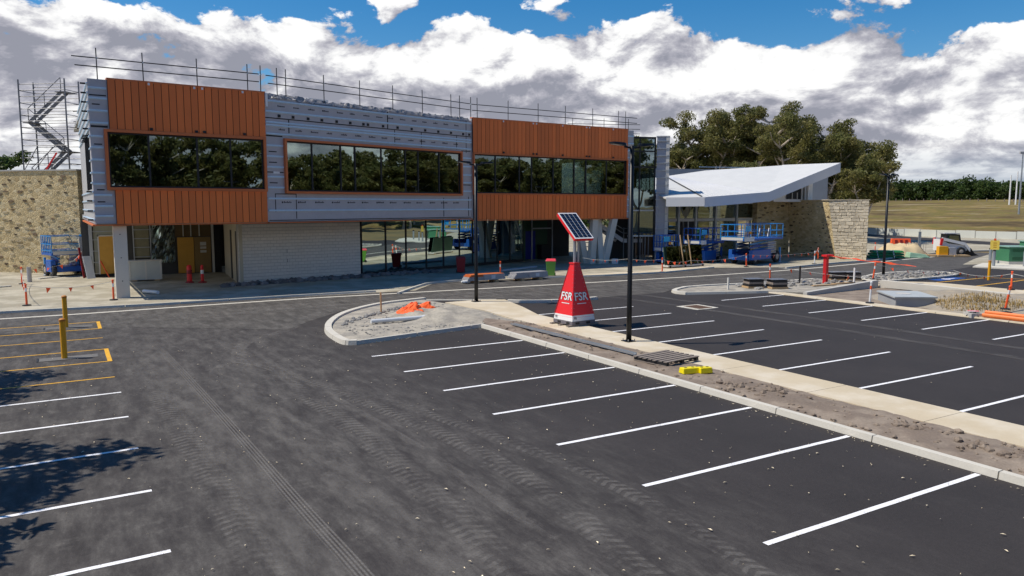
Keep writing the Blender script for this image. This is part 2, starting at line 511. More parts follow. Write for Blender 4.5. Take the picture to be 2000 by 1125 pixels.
def empty(name, loc=(0, 0, 0), rz=0.0, label=None, cat=None, group=None, kind=None):
    o = bpy.data.objects.new(name, None)
    o.empty_display_size = 0.3
    col.objects.link(o)
    o.location = loc
    o.rotation_euler = (0, 0, rz)
    XF[o.name] = Matrix.Translation(Vector(loc)) @ Matrix.Rotation(rz, 4, 'Z')
    return tag(o, label, cat, group, kind)


class MB:
    """collects shapes and links them as one mesh object"""
    def __init__(self):
        self.v = []
        self.f = []

    def add(self, vs_, fs_):
        n = len(self.v)
        self.v += [tuple(p) for p in vs_]
        self.f += [tuple(i + n for i in f) for f in fs_]
        return self

    def hexa(self, p):
        """8 corners: bottom 0-3 ccw, top 4-7"""
        return self.add(p, [(3, 2, 1, 0), (4, 5, 6, 7), (0, 1, 5, 4), (1, 2, 6, 5), (2, 3, 7, 6), (3, 0, 4, 7)])

    def box(self, x0, y0, z0, x1, y1, z1):
        return self.hexa([(x0, y0, z0), (x1, y0, z0), (x1, y1, z0), (x0, y1, z0), (x0, y0, z1), (x1, y0, z1), (x1, y1, z1), (x0, y1, z1)])

    def cbox(self, c, d, rz=0.0, M=None):
        x, y, z = d[0] / 2, d[1] / 2, d[2] / 2
        cs, sn = math.cos(rz), math.sin(rz)
        pts = []
        for (a, b, e) in ((-x, -y, -z), (x, -y, -z), (x, y, -z), (-x, y, -z), (-x, -y, z), (x, -y, z), (x, y, z), (-x, y, z)):
            if M is not None:
                q = M @ Vector((a, b, e)); pts.append((c[0] + q.x, c[1] + q.y, c[2] + q.z))
            else:
                pts.append((c[0] + a * cs - b * sn, c[1] + a * sn + b * cs, c[2] + e))
        return self.hexa(pts)

    def prism(self, poly, z0, z1):
        n = len(poly)
        vs_ = [(p[0], p[1], z0) for p in poly] + [(p[0], p[1], z1) for p in poly]
        fs_ = [tuple(reversed(range(n))), tuple(range(n, 2 * n))]
        for i in range(n):
            j = (i + 1) % n
            fs_.append((i, j, n + j, n + i))
        return self.add(vs_, fs_)

    def sheet(self, poly, z):
        return self.add([(p[0], p[1], z if len(p) < 3 else p[2]) for p in poly], [tuple(range(len(poly)))])

    def tube(self, p0, p1, r0, r1=None, n=8):
        r1 = r0 if r1 is None else r1
        p0, p1 = Vector(p0), Vector(p1)
        d = (p1 - p0).normalized()
        a = d.orthogonal().normalized()
        b = d.cross(a)
        vs_ = []
        for p, r in ((p0, r0), (p1, r1)):
            for i in range(n):
                t = 2 * math.pi * i / n
                vs_.append(p + a * (r * math.cos(t)) + b * (r * math.sin(t)))
        fs_ = [(i, (i + 1) % n, n + (i + 1) % n, n + i) for i in range(n)]
        fs_ += [tuple(reversed(range(n))), tuple(range(n, 2 * n))]
        return self.add(vs_, fs_)

    def bar(self, p0, p1, w, h=None):
        """rectangular bar between two points (w sideways, h in the other direction)"""
        h = w if h is None else h
        p0, p1 = Vector(p0), Vector(p1)
        d = (p1 - p0).normalized()
        a = d.cross(Vector((0, 0, 1)))
        a = Vector((1, 0, 0)) if a.length < 1e-4 else a.normalized()
        b = a.cross(d).normalized()
        a *= w / 2; b *= h / 2
        return self.hexa([p0 - a - b, p0 + a - b, p0 + a + b, p0 - a + b, p1 - a - b, p1 + a - b, p1 + a + b, p1 - a + b])

    def lathe(self, c, prof, n=16, axis='Z'):
        k = len(prof)
        vs_ = []
        for (r, z) in prof:
            for i in range(n):
                t = 2 * math.pi * i / n
                q = (r * math.cos(t), r * math.sin(t), z)
                if axis == 'Y': q = (q[0], z, q[1])
                elif axis == 'X': q = (z, q[0], q[1])
                vs_.append((c[0] + q[0], c[1] + q[1], c[2] + q[2]))
        fs_ = []
        for j in range(k - 1):
            for i in range(n):
                fs_.append((j * n + i, j * n + (i + 1) % n, (j + 1) * n + (i + 1) % n, (j + 1) * n + i))
        fs_.append(tuple(reversed(range(n))))
        fs_.append(tuple(range((k - 1) * n, k * n)))
        return self.add(vs_, fs_)

    def mesh(self, name, m, smooth=False):
        me = bpy.data.meshes.new(name)
        me.from_pydata(self.v, [], self.f)
        bm = bmesh.new(); bm.from_mesh(me)
        bmesh.ops.recalc_face_normals(bm, faces=bm.faces)
        bm.to_mesh(me); bm.free()
        me.materials.append(m)
        if smooth:
            me.shade_smooth() if hasattr(me, 'shade_smooth') else None
        return me

    def build(self, name, m, parent=None, local=False, smooth=False, bevel=0.0, **tags):
        """world coordinates unless local; the parent's transform is taken out"""
        if parent is not None and not local:
            inv = wm(parent).inverted()
            self.v = [tuple(inv @ Vector(p)) for p in self.v]
        me = self.mesh(name, m, smooth)
        o = bpy.data.objects.new(name, me)
        col.objects.link(o)
        if parent is not None:
            o.parent = parent
            XF[o.name] = wm(parent).copy()
        if bevel:
            md = o.modifiers.new('bevel', 'BEVEL'); md.width = bevel; md.segments = 2; md.limit_method = 'ANGLE'
        return tag(o, **tags) if tags else o


def place(name, me, parent, loc, rot=(0, 0, 0), scale=(1, 1, 1)):
    """one more piece that shares mesh data; world location"""
    o = bpy.data.objects.new(name, me)
    col.objects.link(o)
    o.parent = parent
    if parent is not None:
        inv = wm(parent).inverted()
        o.location = inv @ Vector(loc)
        pr = inv.to_euler()
        o.rotation_euler = (rot[0], rot[1], rot[2] + pr.z)
    else:
        o.location = loc; o.rotation_euler = rot
    o.scale = scale
    return o


def copy_tree(o, parent=None):
    c = o.copy()
    col.objects.link(c)
    c.parent = parent
    for ch in list(o.children):
        copy_tree(ch, c)
    return c


def rough_lump(r, seed, sx=1, sy=1, sz=1, sub=1):
    bm = bmesh.new()
    bmesh.ops.create_icosphere(bm, subdivisions=sub, radius=r)
    rr = random.Random(seed)
    for v in bm.verts:
        k = 1 + rr.uniform(-0.28, 0.22)
        v.co = Vector((v.co.x * k * sx, v.co.y * k * sy, v.co.z * k * sz))
    me = bpy.data.meshes.new('lump')
    bm.to_mesh(me); bm.free()
    vs_ = [tuple(v.co) for v in me.vertices]
    fs_ = [tuple(p.vertices) for p in me.polygons]
    bpy.data.meshes.remove(me)
    return vs_, fs_


def heap(poly_c, rx, ry, h, seed, n=20, rough=0.25, flat=1.0):
    """uneven mound as a grid of heights"""
    m = MB()
    vs_, fs_ = [], []
    for j in range(n + 1):
        for i in range(n + 1):
            u, v = i / n * 2 - 1, j / n * 2 - 1
            r = math.hypot(u, v)
            z = h * max(0.0, 1 - r ** 2) ** flat
            nz = mnoise.fractal(Vector((u * 2.2 + seed, v * 2.2, seed * 0.7)), 1.0, 2.0, 4)
            z = max(-0.02, z * (1 + rough * 1.4 * nz) + (0.05 * nz * h if r < 1 else -0.02))
            if r >= 0.99: z = -0.02
            vs_.append((poly_c[0] + u * rx, poly_c[1] + v * ry, poly_c[2] + z))
    for j in range(n):
        for i in range(n):
            a = j * (n + 1) + i
            fs_.append((a, a + 1, a + n + 2, a + n + 1))
    return m.add(vs_, fs_)

# ------------------------------------------------------------------ the setting: ground, road, car park, kerbs
def struct(m, name, material, **kw):
    o = m.build(name, material, **kw)
    o['kind'] = 'structure'
    return o


def terrain_z(x, y):
    t = max(0.0, x - 119.0)
    z = 0.8 * min(1, t / 3.0) + 0.0335 * t
    if t > 180: z = 0.8 + 0.0335 * 180 + 0.004 * (t - 180)
    return z + 0.5 * mnoise.noise(Vector((x * 0.02, y * 0.02, 0.3))) * min(1, t / 40)


g = MB()
g.sheet([(-1500, -1500), (1500, -1500), (1500, 1500), (-1500, 1500)], -0.06)
struct(g, 'ground', M_grass)

# paddock rising beyond the far wall
vs_, fs_ = [], []
nx, ny = 60, 70
for j in range(ny + 1):
    for i in range(nx + 1):
        x = 119 + (i / nx) ** 1.6 * 500
        y = -260 + j / ny * 640
        vs_.append((x, y, terrain_z(x, y) - (0.05 if i == 0 else 0)))
for j in range(ny):
    for i in range(nx):
        a = j * (nx + 1) + i
        fs_.append((a, a + 1, a + nx + 2, a + nx + 1))
struct(MB().add(vs_, fs_), 'field', M_field, smooth=True)

car_park = struct(MB().sheet([(-70, -16), (33.3, -16), (33.3, 28.3), (36, 31.2), (41, 27), (40.2, 18), (60, 18), (66, 30), (64, 42), (-70, 42)], 0.0),
                  'car_park', M_asphalt)
road_poly = [(-70, 33.6), (-2.5, 33.6), (2, 33.0), (7.2, 29.2), (8.6, 31.0), (10.7, 33.2), (12.8, 35.0), (15.5, 35.6), (18.6, 33.1), (20.5, 32.2), (23.5, 31.2), (28.2, 31.3),
             (31.0, 33.0), (36, 32.1), (42, 32.4), (48, 32.4), (53.5, 31.2), (57, 31.6), (60, 32.2), (70, 35), (80, 40), (80, 42.4), (77.4, 44.2), (60, 39.9), (55.2, 39.8), (49, 38.9),
             (42.9, 41.6), (36.6, 40.3), (31.4, 40.7), (25.0, 42.0), (19.5, 42.2), (16.8, 39.0), (9.8, 39.5), (3.5, 39.4), (-2.7, 39.9), (-70, 41)]
struct(MB().sheet(road_poly, 0.004), 'road', M_asphalt_road)
hard_poly = [(-70, 41.1), (-2.7, 40.0), (3.5, 39.5), (9.8, 39.6), (16.8, 39.1), (19.5, 42.3), (25, 42.1), (31.4, 40.8), (36.6, 40.4), (42.9, 41.7), (49, 39.0), (55.2, 39.9),
             (60, 40.0), (77.4, 44.3), (84, 43), (92, 40), (96, 20), (118, 20), (118, 110), (-70, 110)]
struct(MB().sheet(hard_poly, 0.008), 'hardstand', M_hard)
struct(MB().sheet([(112.5, 84), (105, 70), (99.5, 58), (95.5, 46), (92, 30), (97, 30), (103.5, 48.7), (107, 60), (113, 72), (117, 84)], 0.016), 'far_road', M_asphalt)
M_turf_base = mat('pale_gravel', (0.62, 0.59, 0.52), 0.95, 0, 0.1, 0.5, 0.1, 10)


def offset_poly(pts, d):
    """polyline shifted sideways (left positive)"""
    out = []
    n = len(pts)
    for i in range(n):
        a = Vector(pts[max(0, i - 1)][:2]); b = Vector(pts[i][:2]); c = Vector(pts[min(n - 1, i + 1)][:2])
        d1 = (b - a).normalized() if (b - a).length > 1e-6 else (c - b).normalized()
        d2 = (c - b).normalized() if (c - b).length > 1e-6 else d1
        nrm = Vector((-(d1.y + d2.y), d1.x + d2.x)).normalized()
        k = 1 / max(0.4, nrm.dot(Vector((-d1.y, d1.x))))
        out.append((b.x + nrm.x * d * k, b.y + nrm.y * d * k))
    return out


def resample(pts, step):
    out = [Vector(pts[0][:2])]
    acc = 0
    for i in range(len(pts) - 1):
        a, b = Vector(pts[i][:2]), Vector(pts[i + 1][:2])
        L = (b - a).length
        k = max(1, int(round(L / step)))
        for j in range(1, k + 1):
            out.append(a.lerp(b, j / k))
    return [(p.x, p.y) for p in out]


def smooth_poly(pts, it=2):
    for _ in range(it):
        q = [pts[0]]
        for i in range(len(pts) - 1):
            a, b = pts[i], pts[i + 1]
            q.append((a[0] * .75 + b[0] * .25, a[1] * .75 + b[1] * .25))
            q.append((a[0] * .25 + b[0] * .75, a[1] * .25 + b[1] * .75))
        q.append(pts[-1])
        pts = q
    return pts


def kerb(pts, w=0.16, h=0.12, seg=2.4, name='kerb', z0=0.0, m=None):
    """kerb cast in lengths with open joints; the line is the face edge, width goes to the left"""
    root = empty(name, (pts[0][0], pts[0][1], z0), 0, kind='structure')
    pts = resample(pts, 0.6)
    A, B = pts, offset_poly(pts, w)
    A2, B2 = offset_poly(pts, 0.03), offset_poly(pts, w - 0.02)
    per = max(1, int(round(seg / 0.6)))
    i = 0
    while i < len(pts) - 1:
        j = min(len(pts) - 1, i + per)
        mb = MB()
        rows = []
        for k in range(i, j + 1):
            def gap(P):
                p = Vector(P[k])
                if k == i and i > 0: p += (Vector(P[k + 1]) - p).normalized() * 0.012
                if k == j and j < len(pts) - 1: p -= (p - Vector(P[k - 1])).normalized() * 0.012
                return p
            a, b, a2, b2 = gap(A), gap(B), gap(A2), gap(B2)
            rows.append([(a.x, a.y, z0 - .03), (a2.x, a2.y, z0 + h), (b2.x, b2.y, z0 + h), (b.x, b.y, z0 - .03)])
        vs_ = [p for r in rows for p in r]
        fs_ = []
        for k in range(len(rows) - 1):
            for q in range(4):
                fs_.append((k * 4 + q, k * 4 + (q + 1) % 4, k * 4 + 4 + (q + 1) % 4, k * 4 + 4 + q))
        fs_ += [(0, 1, 2, 3), tuple(len(vs_) - 4 + q for q in (3, 2, 1, 0))]
        mb.add(vs_, fs_).build('kerb_segment', m or M_kerb, root)
        i = j
    return root


def strip(pts, w, z, name, m, parent=None, h=0.0):
    a, b = offset_poly(pts, w / 2), offset_poly(pts, -w / 2)
    mb = MB()
    vs_ = [(p[0], p[1], z) for p in a] + [(p[0], p[1], z) for p in b]
    n = len(a)
    mb.add(vs_, [(i, n + i, n + i + 1, i + 1) for i in range(n - 1)])
    return mb.build(name, m, parent)


# flush concrete edge between the road and the forecourt
edge_pts = [(-70, 38.6), (-2.5, 37.9), (9.6, 38.7), (14, 38.4), (19.8, 38.1), (28.1, 37.6), (37, 37.3), (45.9, 37.4), (53.4, 38.3), (60, 39.2), (78, 41.6)]
e = strip(smooth_poly(edge_pts, 1), 0.30, 0.012, 'concrete_edge', M_kerb); e['kind'] = 'structure'
# kerbs by the building
kerb([(-70, 41.1), (-2.7, 40.0), (3.5, 39.5), (9.8, 39.6), (14.6, 39.4)], 0.18, 0.11)
kerb(smooth_poly([(15.4, 37.95), (17.3, 40.2), (19.2, 42.2), (21.5, 42.4), (23.4, 42.2)], 1), 0.18, 0.11)
kerb([(24.9, 42.0), (31.4, 40.7), (36.6, 40.4), (42.7, 41.7)], 0.16, 0.10)
kerb([(47.0, 38.5), (49, 38.9), (55.2, 39.8), (60, 39.9), (68, 41.9)], 0.18, 0.12)
kerb([(77.4, 44.2), (84, 42.8), (91.5, 39.5)], 0.2, 0.1)
# soft pale strip before the building's right end
struct(MB().sheet([(27.5, 41.8), (31.4, 40.95), (36.6, 40.6), (42.4, 41.7), (44.0, 44.0), (38, 42.6), (31, 42.3)], 0.016), 'screed_strip', M_path)

# ---- car bays: painted lines
def line_mark(x0, y0, x1, y1, w=0.10, m=None, z=0.006):
    d = Vector((x1 - x0, y1 - y0)); L = d.length; d /= L
    n = Vector((-d.y, d.x)) * w / 2
    k = max(1, int(L / 0.5))
    vs_, fs_ = [], []
    for i in range(k + 1):
        p = Vector((x0, y0)) + d * (L * i / k)
        jt = rnd.uniform(-0.004, 0.004)
        vs_ += [(p.x + n.x + jt, p.y + n.y + jt, z), (p.x - n.x + jt, p.y - n.y + jt, z)]
    for i in range(k):
        fs_.append((2 * i, 2 * i + 1, 2 * i + 3, 2 * i + 2))
    return MB().add(vs_, fs_).build('line_marking', m or M_white_line, car_park)


for i in range(9):
    y = 22.58 - 2.6 * i
    line_mark(8.18 + 0.02 * i, y, 13.80, y, 0.105)
for i in range(-1, 9):
    y = 25.04 - 2.6 * i
    line_mark(17.55, y, 23.04, y)
for i in range(0, 8):
    y = 27.17 - 2.6 * i
    line_mark(28.38, y, 33.2, y)
for i in range(0, 7):
    y = 21.44 - 2.6 * i
    line_mark(-4.5, y - 0.12, 1.02, y)
for y in (23.5, 26.0, 28.3, 30.8, 33.2, 35.2):
    line_mark(-4.6, y - 0.12, 0.98, y, 0.085, M_yellow_line)
line_mark(0.98, 25.95, 0.98, 28.35, 0.13, M_yellow_line, 0.009)
line_mark(0.98, 33.15, 0.98, 35.25, 0.13, M_yellow_line, 0.009)
for a in ((45.9, 26.75, 52.6, 26.9), (45.8, 24.3, 53.6, 24.8), (52.6, 26.9, 53.6, 24.8), (45.6, 21.7, 53.8, 22.2), (47, 19.4, 54.2, 19.7)):
    line_mark(*a, 0.13, M_yellow_line)
for (x, y) in ((49.4, 27.7), (52.5, 23.4)):
    b = MB().sheet([(x - 1.6, y - 0.45), (x + 1.6, y - 0.35), (x + 1.6, y + 0.45), (x - 1.6, y + 0.35)], 0.006).build('bay_symbol_ground', M_blue_line, car_park)
    MB().lathe((x - 0.2, y, 0.010), [(0.28, 0), (0.28, 0.001)], 14).build('bay_symbol', M_white_line, car_park)
    MB().sheet([(x + 0.1, y - 0.08), (x + 0.8, y - 0.08), (x + 0.8, y + 0.08), (x + 0.1, y + 0.08)], 0.010).build('bay_symbol', M_white_line, car_park)

# ---- tyre prints in the dust of the driving lane
TM = {k: track_mat('tyre_print_' + k, k) for k in ('lug', 'rib', 'film')}


def track(pts, w, kind, z):
    pts = smooth_poly(pts, 3)
    pts = resample(pts, 0.5)
    a, b = offset_poly(pts, w / 2), offset_poly(pts, -w / 2)
    n = len(pts)
    me = bpy.data.meshes.new('tyre_mark')
    vs_ = [(p[0], p[1], z) for p in a] + [(p[0], p[1], z) for p in b]
    fs_ = [(i, n + i, n + i + 1, i + 1) for i in range(n - 1)]
    me.from_pydata(vs_, [], fs_)
    s = [0.0]
    for i in range(1, n): s.append(s[-1] + math.dist(pts[i], pts[i - 1]))
    uvl = me.uv_layers.new(name='UVMap')
    for poly in me.polygons:
        for li in poly.loop_indices:
            vi = me.loops[li].vertex_index
            uvl.data[li].uv = (0.0, s[vi]) if vi < n else (1.0, s[vi - n])
    at = me.attributes.new('fade', 'FLOAT', 'POINT')
    for i in range(n):
        f = min(1, s[i] / 3.0, (s[-1] - s[i]) / 4.0)
        at.data[i].value = f; at.data[n + i].value = f
    me.materials.append(TM[kind])
    o = bpy.data.objects.new('tyre_mark', me)
    col.objects.link(o)
    o.parent = car_park
    return o


for k, (pts, w, kind) in enumerate([
        ([(3.15, 3), (3.1, 9), (3.0, 11.4), (2.9, 15.7), (2.7, 22.9), (2.4, 30)], 0.30, 'rib'),
        ([(4.6, 3), (4.75, 8), (5.1, 11.7), (5.1, 17.1), (4.8, 23.3), (4.4, 31)], 0.62, 'lug'),
        ([(1.9, 3), (2.0, 9.6), (2.0, 13), (1.9, 17.1), (1.8, 21.4), (1.2, 28)], 0.60, 'lug'),
        ([(5.9, 3), (6.2, 7.2), (6.7, 9.7), (6.7, 13.4), (6.0, 17.7), (5.2, 23)], 0.55, 'lug'),
        ([(7.2, 2), (7.5, 6.4), (7.9, 8.6), (7.8, 11.3), (7.2, 14.4), (6.2, 19)], 0.42, 'lug'),
        ([(3.9, 2), (4.0, 8.5), (4.0, 11.8), (3.9, 16.3), (3.7, 24)], 0.85, 'film'),
        ([(5.6, 3), (5.75, 9), (5.85, 13), (5.6, 18), (5.0, 26)], 0.22, 'film'),
        ([(2.6, 4), (2.5, 12), (2.3, 22), (1.9, 31)], 0.9, 'film'),
        ([(4.4, 20), (4.3, 24), (5.2, 27.5), (7.4, 29), (9, 33), (15, 36.2), (24, 36)], 0.5, 'film'),
        ([(5.3, 19.5), (5.0, 22.5), (4.3, 24), (3.4, 23), (3.2, 20)], 0.28, 'film'),
        ([(-6, 36.2), (4, 35.6), (12, 36.6), (22, 36.2), (34, 35.0), (50, 35.2)], 0.9, 'film'),
        ([(-6, 34.6), (4, 34.2), (10, 35.4), (20, 34.6), (34, 33.6), (50, 33.6)], 0.7, 'film'),
        ([(25.2, 3), (25.6, 12), (25.4, 20), (25.0, 27), (24, 33)], 0.5, 'film'),
        ([(27.1, 3), (27.4, 12), (27.2, 20), (26.7, 27), (26, 34)], 0.5, 'film')]):
    track(pts, w, kind, 0.0075 + 0.0012 * k)

# ---- planted strip with the main footpath
kerb([(13.85, -6), (13.85, 26.0)][::-1], 0.20, 0.13, 2.45)
vs_, fs_ = [], []
nx, ny = 9, 150
for j in range(ny + 1):
    for i in range(nx + 1):
        x = 14.04 + 1.84 * i / nx
        y = -6 + j / ny * 33.2
        if y > 25.5: x = 14.04 + (y - 25.5) * 0.3 + (1.84 - (y - 25.5) * 0.75) * i / nx
        z = 0.085 + 0.05 * mnoise.fractal(Vector((x * 2.0, y * 2.0, 1.0)), 1.0, 2.0, 4) + 0.035 * math.sin(math.pi * i / nx)
        vs_.append((x, y, z))
for j in range(ny):
    for i in range(nx):
        a = j * (nx + 1) + i
        fs_.append((a, a + 1, a + nx + 2, a + nx + 1))
struct(MB().add(vs_, fs_), 'garden_bed', M_soil, smooth=True)
mb = MB()
for k in range(420):
    y = rnd.uniform(4, 26); x = rnd.uniform(14.2, 15.8)
    s = rnd.choice((0.02, 0.03, 0.03, 0.045, 0.07)) * rnd.uniform(0.7, 1.3)
    v_, f_ = rough_lump(s, k, 1, 1.2, 0.7)
    mb.add([(p[0] + x, p[1] + y, p[2] + 0.11) for p in v_], f_)
for (cx, cy, n) in ((15.3, 12.9, 26), (14.8, 13.4, 16), (15.2, 9.0, 20), (15.0, 7.4, 24), (15.3, 6.4, 14)):
    for k in range(n):
        v_, f_ = rough_lump(rnd.uniform(0.04, 0.12), k + 900, 1, 1, 0.8)
        x, y = cx + rnd.gauss(0, 0.16), cy + rnd.gauss(0, 0.3)
        mb.add([(p[0] + x, p[1] + y, p[2] + 0.12) for p in v_], f_)
mb.build('soil_clods', M_soil, label='loose clods of brown soil along the planting strip', cat='soil', kind='stuff')

path = empty('footpath', (16.6, 10, 0), kind='structure')
y = 27.2
while y > -8:
    MB().prism([(15.86, y - 2.985), (17.38, y - 2.985), (17.38, y), (15.86, y)], -0.02, 0.10).build('path_slab', M_path, path)
    y -= 3.0
MB().prism([(15.86, 27.215), (17.38, 27.215), (18.1, 29.6), (18.75, 32.4), (17.6, 33.0), (15.7, 32.9), (15.8, 30.8), (16.0, 29.4)], -0.02, 0.10).build('path_slab', M_path, path)

# ---- kerbed island with rubble fill in front of the building
isl_out = smooth_poly([(14.0, 25.82), (8.45, 24.75)], 0)
nose = smooth_poly([(8.42, 24.72), (8.0, 24.9), (8.0, 26.0), (8.15, 27.6), (8.7, 29.4), (9.9, 31.6), (11.4, 33.2), (13.0, 34.3), (15.4, 34.9)], 2)
struct(MB().prism([(13.85, 26.1)] + [(8.6, 25.0)] + offset_poly(nose, -0.30)[2:-1] + [(15.5, 33.2), (15.85, 30.5), (15.95, 28.6), (14.6, 26.4)], -0.02, 0.085), 'island_fill', M_gravel)
kerb([(14.02, 25.85), (8.45, 24.75)][::-1], 0.15, 0.14, 2.4)
kerb(nose[::-1], 0.30, 0.16, 3.0)
kerb([(15.45, 34.75), (18.6, 33.0)], 0.16, 0.05)
hp = heap((13.6, 29.0, 0.07), 2.3, 2.6, 0.26, 3.3, 26, 0.5)
hp.build('gravel_mound', M_gravel, smooth=True, label='low grey mound of crushed rock on the kerbed island', cat='gravel', kind='stuff')
mb = MB()
for k in range(520):
    x, y = rnd.uniform(8.9, 15.4), rnd.uniform(25.6, 33.4)
    if y < 25.2 + (x - 8.4) * 0.2 or y > 28.0 + (x - 8.9) * 1.05: continue
    s = rnd.choice((0.015, 0.02, 0.03, 0.03, 0.05)) * rnd.uniform(0.7, 1.5)
    v_, f_ = rough_lump(s, k, 1.2, 1, 0.7)
    mb.add([(p[0] + x, p[1] + y, p[2] + 0.09) for p in v_], f_)
for k in range(150):
    t = rnd.random()
    x, y = 9.2 + t * 5.2, 28.6 + 4.6 * t ** 0.8 + rnd.gauss(0, 0.12)
    v_, f_ = rough_lump(rnd.uniform(0.03, 0.09), k + 50, 1.2, 1, 0.8)
    mb.add([(p[0] + x, p[1] + y, p[2] + 0.10) for p in v_], f_)
mb.build('island_rubble', M_stone_lump, label='broken stones scattered over the kerbed island', cat='rubble', kind='stuff')
kerb(smooth_poly([(23.2, 30.6), (21.4, 30.6), (19.6, 31.0), (18.6, 31.9)], 1)[::-1], 0.28, 0.14, 2.2)

# ---- right-hand edging, retaining wall, lamp island
kerb([(33.15, -10), (33.15, 16), (33.0, 22), (33.0, 28.2)][::-1], 0.62, 0.06, 3.0, m=M_path)
kerb(smooth_poly([(28.5, 29.9), (32.3, 28.4), (33.0, 28.2)], 0), 0.18, 0.13)
kerb(smooth_poly([(28.5, 29.9), (28.3, 30.6), (28.9, 31.5), (31.1, 32.5), (36, 31.7), (41.0, 31.6)], 1)[::-1], 0.30, 0.14)
struct(MB().prism([(28.9, 30.2), (32.6, 28.7), (34.4, 26.6), (40.8, 27.0), (42.6, 28.9), (42.2, 31.3), (36, 31.4), (31.1, 32.1), (29.2, 31.2)], -0.02, 0.09), 'island_fill', M_gravel)
rw = empty('retaining_wall', (37, 26.8, 0), label='low grey concrete retaining wall around the unfinished planting pit', cat='wall')
MB().hexa([(33.9, 26.4, -0.5), (40.9, 26.95, -0.5), (40.9, 27.2, -0.5), (33.9, 26.65, -0.5), (33.9, 26.4, 0.16), (40.9, 26.95, 0.42), (40.9, 27.2, 0.42), (33.9, 26.65, 0.16)]).build('wall', M_conc, rw)
MB().hexa([(40.95, 26.9, -0.5), (42.0, 12, -0.5), (42.4, 12, -0.5), (41.3, 26.9, -0.5), (40.95, 26.9, 0.42), (42.0, 12, 0.10), (42.4, 12, 0.10), (41.3, 26.9, 0.42)]).build('wall', M_kerb, rw)
struct(MB().prism([(41.3, 26.9), (42.4, 12), (44.6, 12), (45.9, 22), (45.9, 26.6), (44.0, 28.6), (42.4, 28.9)], -0.02, 0.07), 'far_path', M_path)
struct(MB().sheet([(33.7, -10), (42.0, -10), (42.0, 12), (40.95, 27), (33.7, 26.5)], -0.02), 'pit_floor', M_soil)
bank = heap((38.2, 17.6, -0.05), 4.5, 7.6, 0.62, 5.1, 34, 0.45)
bank_v = np.array(bank.v)
bank.build('spoil_bank', mat('spoil_soil', (0.30, 0.265, 0.215), 0.95, 0, 0.2, 1.5, 0.25, 12, 0.9, 8, tint=(0.36, 0.30, 0.22)), smooth=True, label='brown bank of dug soil beside the right-hand bays', cat='soil', kind='stuff')
M_straw = mat('straw_grass', (0.36, 0.25, 0.09), 0.95, 0, 0.35, 3, 0.2, 12, island=0.45)
mb = MB()
for k in range(1500):
    a, q = rnd.uniform(0, 6.28), rnd.random() ** .6
    x, y = 35.9 + 1.5 * q * math.cos(a), 18.6 + 1.9 * q * math.sin(a)
    z = .07 + bank_v[np.argmin((bank_v[:, 0] - x) ** 2 + (bank_v[:, 1] - y) ** 2), 2]
    L = rnd.uniform(.05, .17); b = rnd.uniform(0, 6.28); t_ = rnd.uniform(.1, .9)
    dx, dy = math.cos(b) * L * t_, math.sin(b) * L * t_
    w = .018
    mb.add([(x - w * math.sin(b), y + w * math.cos(b), z - .08), (x + w * math.sin(b), y - w * math.cos(b), z - .08), (x + dx, y + dy, z + L * (1 - t_ * .6))], [(0, 1, 2)])
mb.build('dry_grass_tuft', M_straw, label='patch of straw yellow dry grass on the spoil bank', cat='grass', kind='stuff')
li = smooth_poly([(42.8, 28.3), (46.9, 28.0), (52.0, 28.2), (53.3, 29.4), (52.6, 31.2), (50.5, 31.9), (47.5, 31.8), (43.4, 30.2), (42.8, 28.3)], 2)
struct(MB().prism(li, -0.02, 0.09), 'island_fill', M_gravel)
kerb(li, 0.28, 0.15, 2.4)
mb = MB()
for k in range(240):
    x, y = rnd.uniform(43.4, 52.6), rnd.uniform(28.4, 31.3)
    v_, f_ = rough_lump(rnd.uniform(0.04, 0.16), k, 1.2, 1, 0.7)
    mb.add([(p[0] + x, p[1] + y, p[2] + 0.13) for p in v_], f_)
for k in range(160):
    x, y = rnd.uniform(33.2, 41.5), rnd.uniform(29.0, 31.2)
    v_, f_ = rough_lump(rnd.uniform(0.04, 0.20), k, 1.2, 1, 0.7)
    mb.add([(p[0] + x, p[1] + y, p[2] + 0.12) for p in v_], f_)
mb.build('loose_rubble', M_stone_lump, label='grey lumps of rubble filling the right-hand islands', cat='rubble', kind='stuff')
# concrete pad for the green kiosk
struct(MB().prism([(60.2, 31.9), (60.9, 28.4), (70, 24.5), (72, 28.5), (64.5, 33.4)], -0.02, 0.10), 'kiosk_pad', M_kerb)
struct(MB().sheet([(62.5, 33.9), (73, 28), (98, 20), (98, 34), (80, 40.5), (70, 37)], 0.012), 'gravel_verge', M_hard)
# stubble of broken edge by the wall foot, in the shade of the overhang
mb = MB()
for k in range(420):
    t = rnd.random()
    x = 7.8 + t * 15.5
    y = 46.7 + (x - 7.8) * 0.19 + rnd.gauss(0, 0.28)
    v_, f_ = rough_lump(rnd.uniform(0.06, 0.26), k, 1.3, 1, 0.8)
    mb.add([(p[0] + x, p[1] + y, p[2] + 0.05) for p in v_], f_)
mb.build('wall_foot_rubble', mat('dark_rubble', (0.17, 0.16, 0.16), 0.9, 0, 0.3, island=0.45), label='dark broken rubble heaped along the foot of the pale block wall', cat='rubble', kind='stuff')

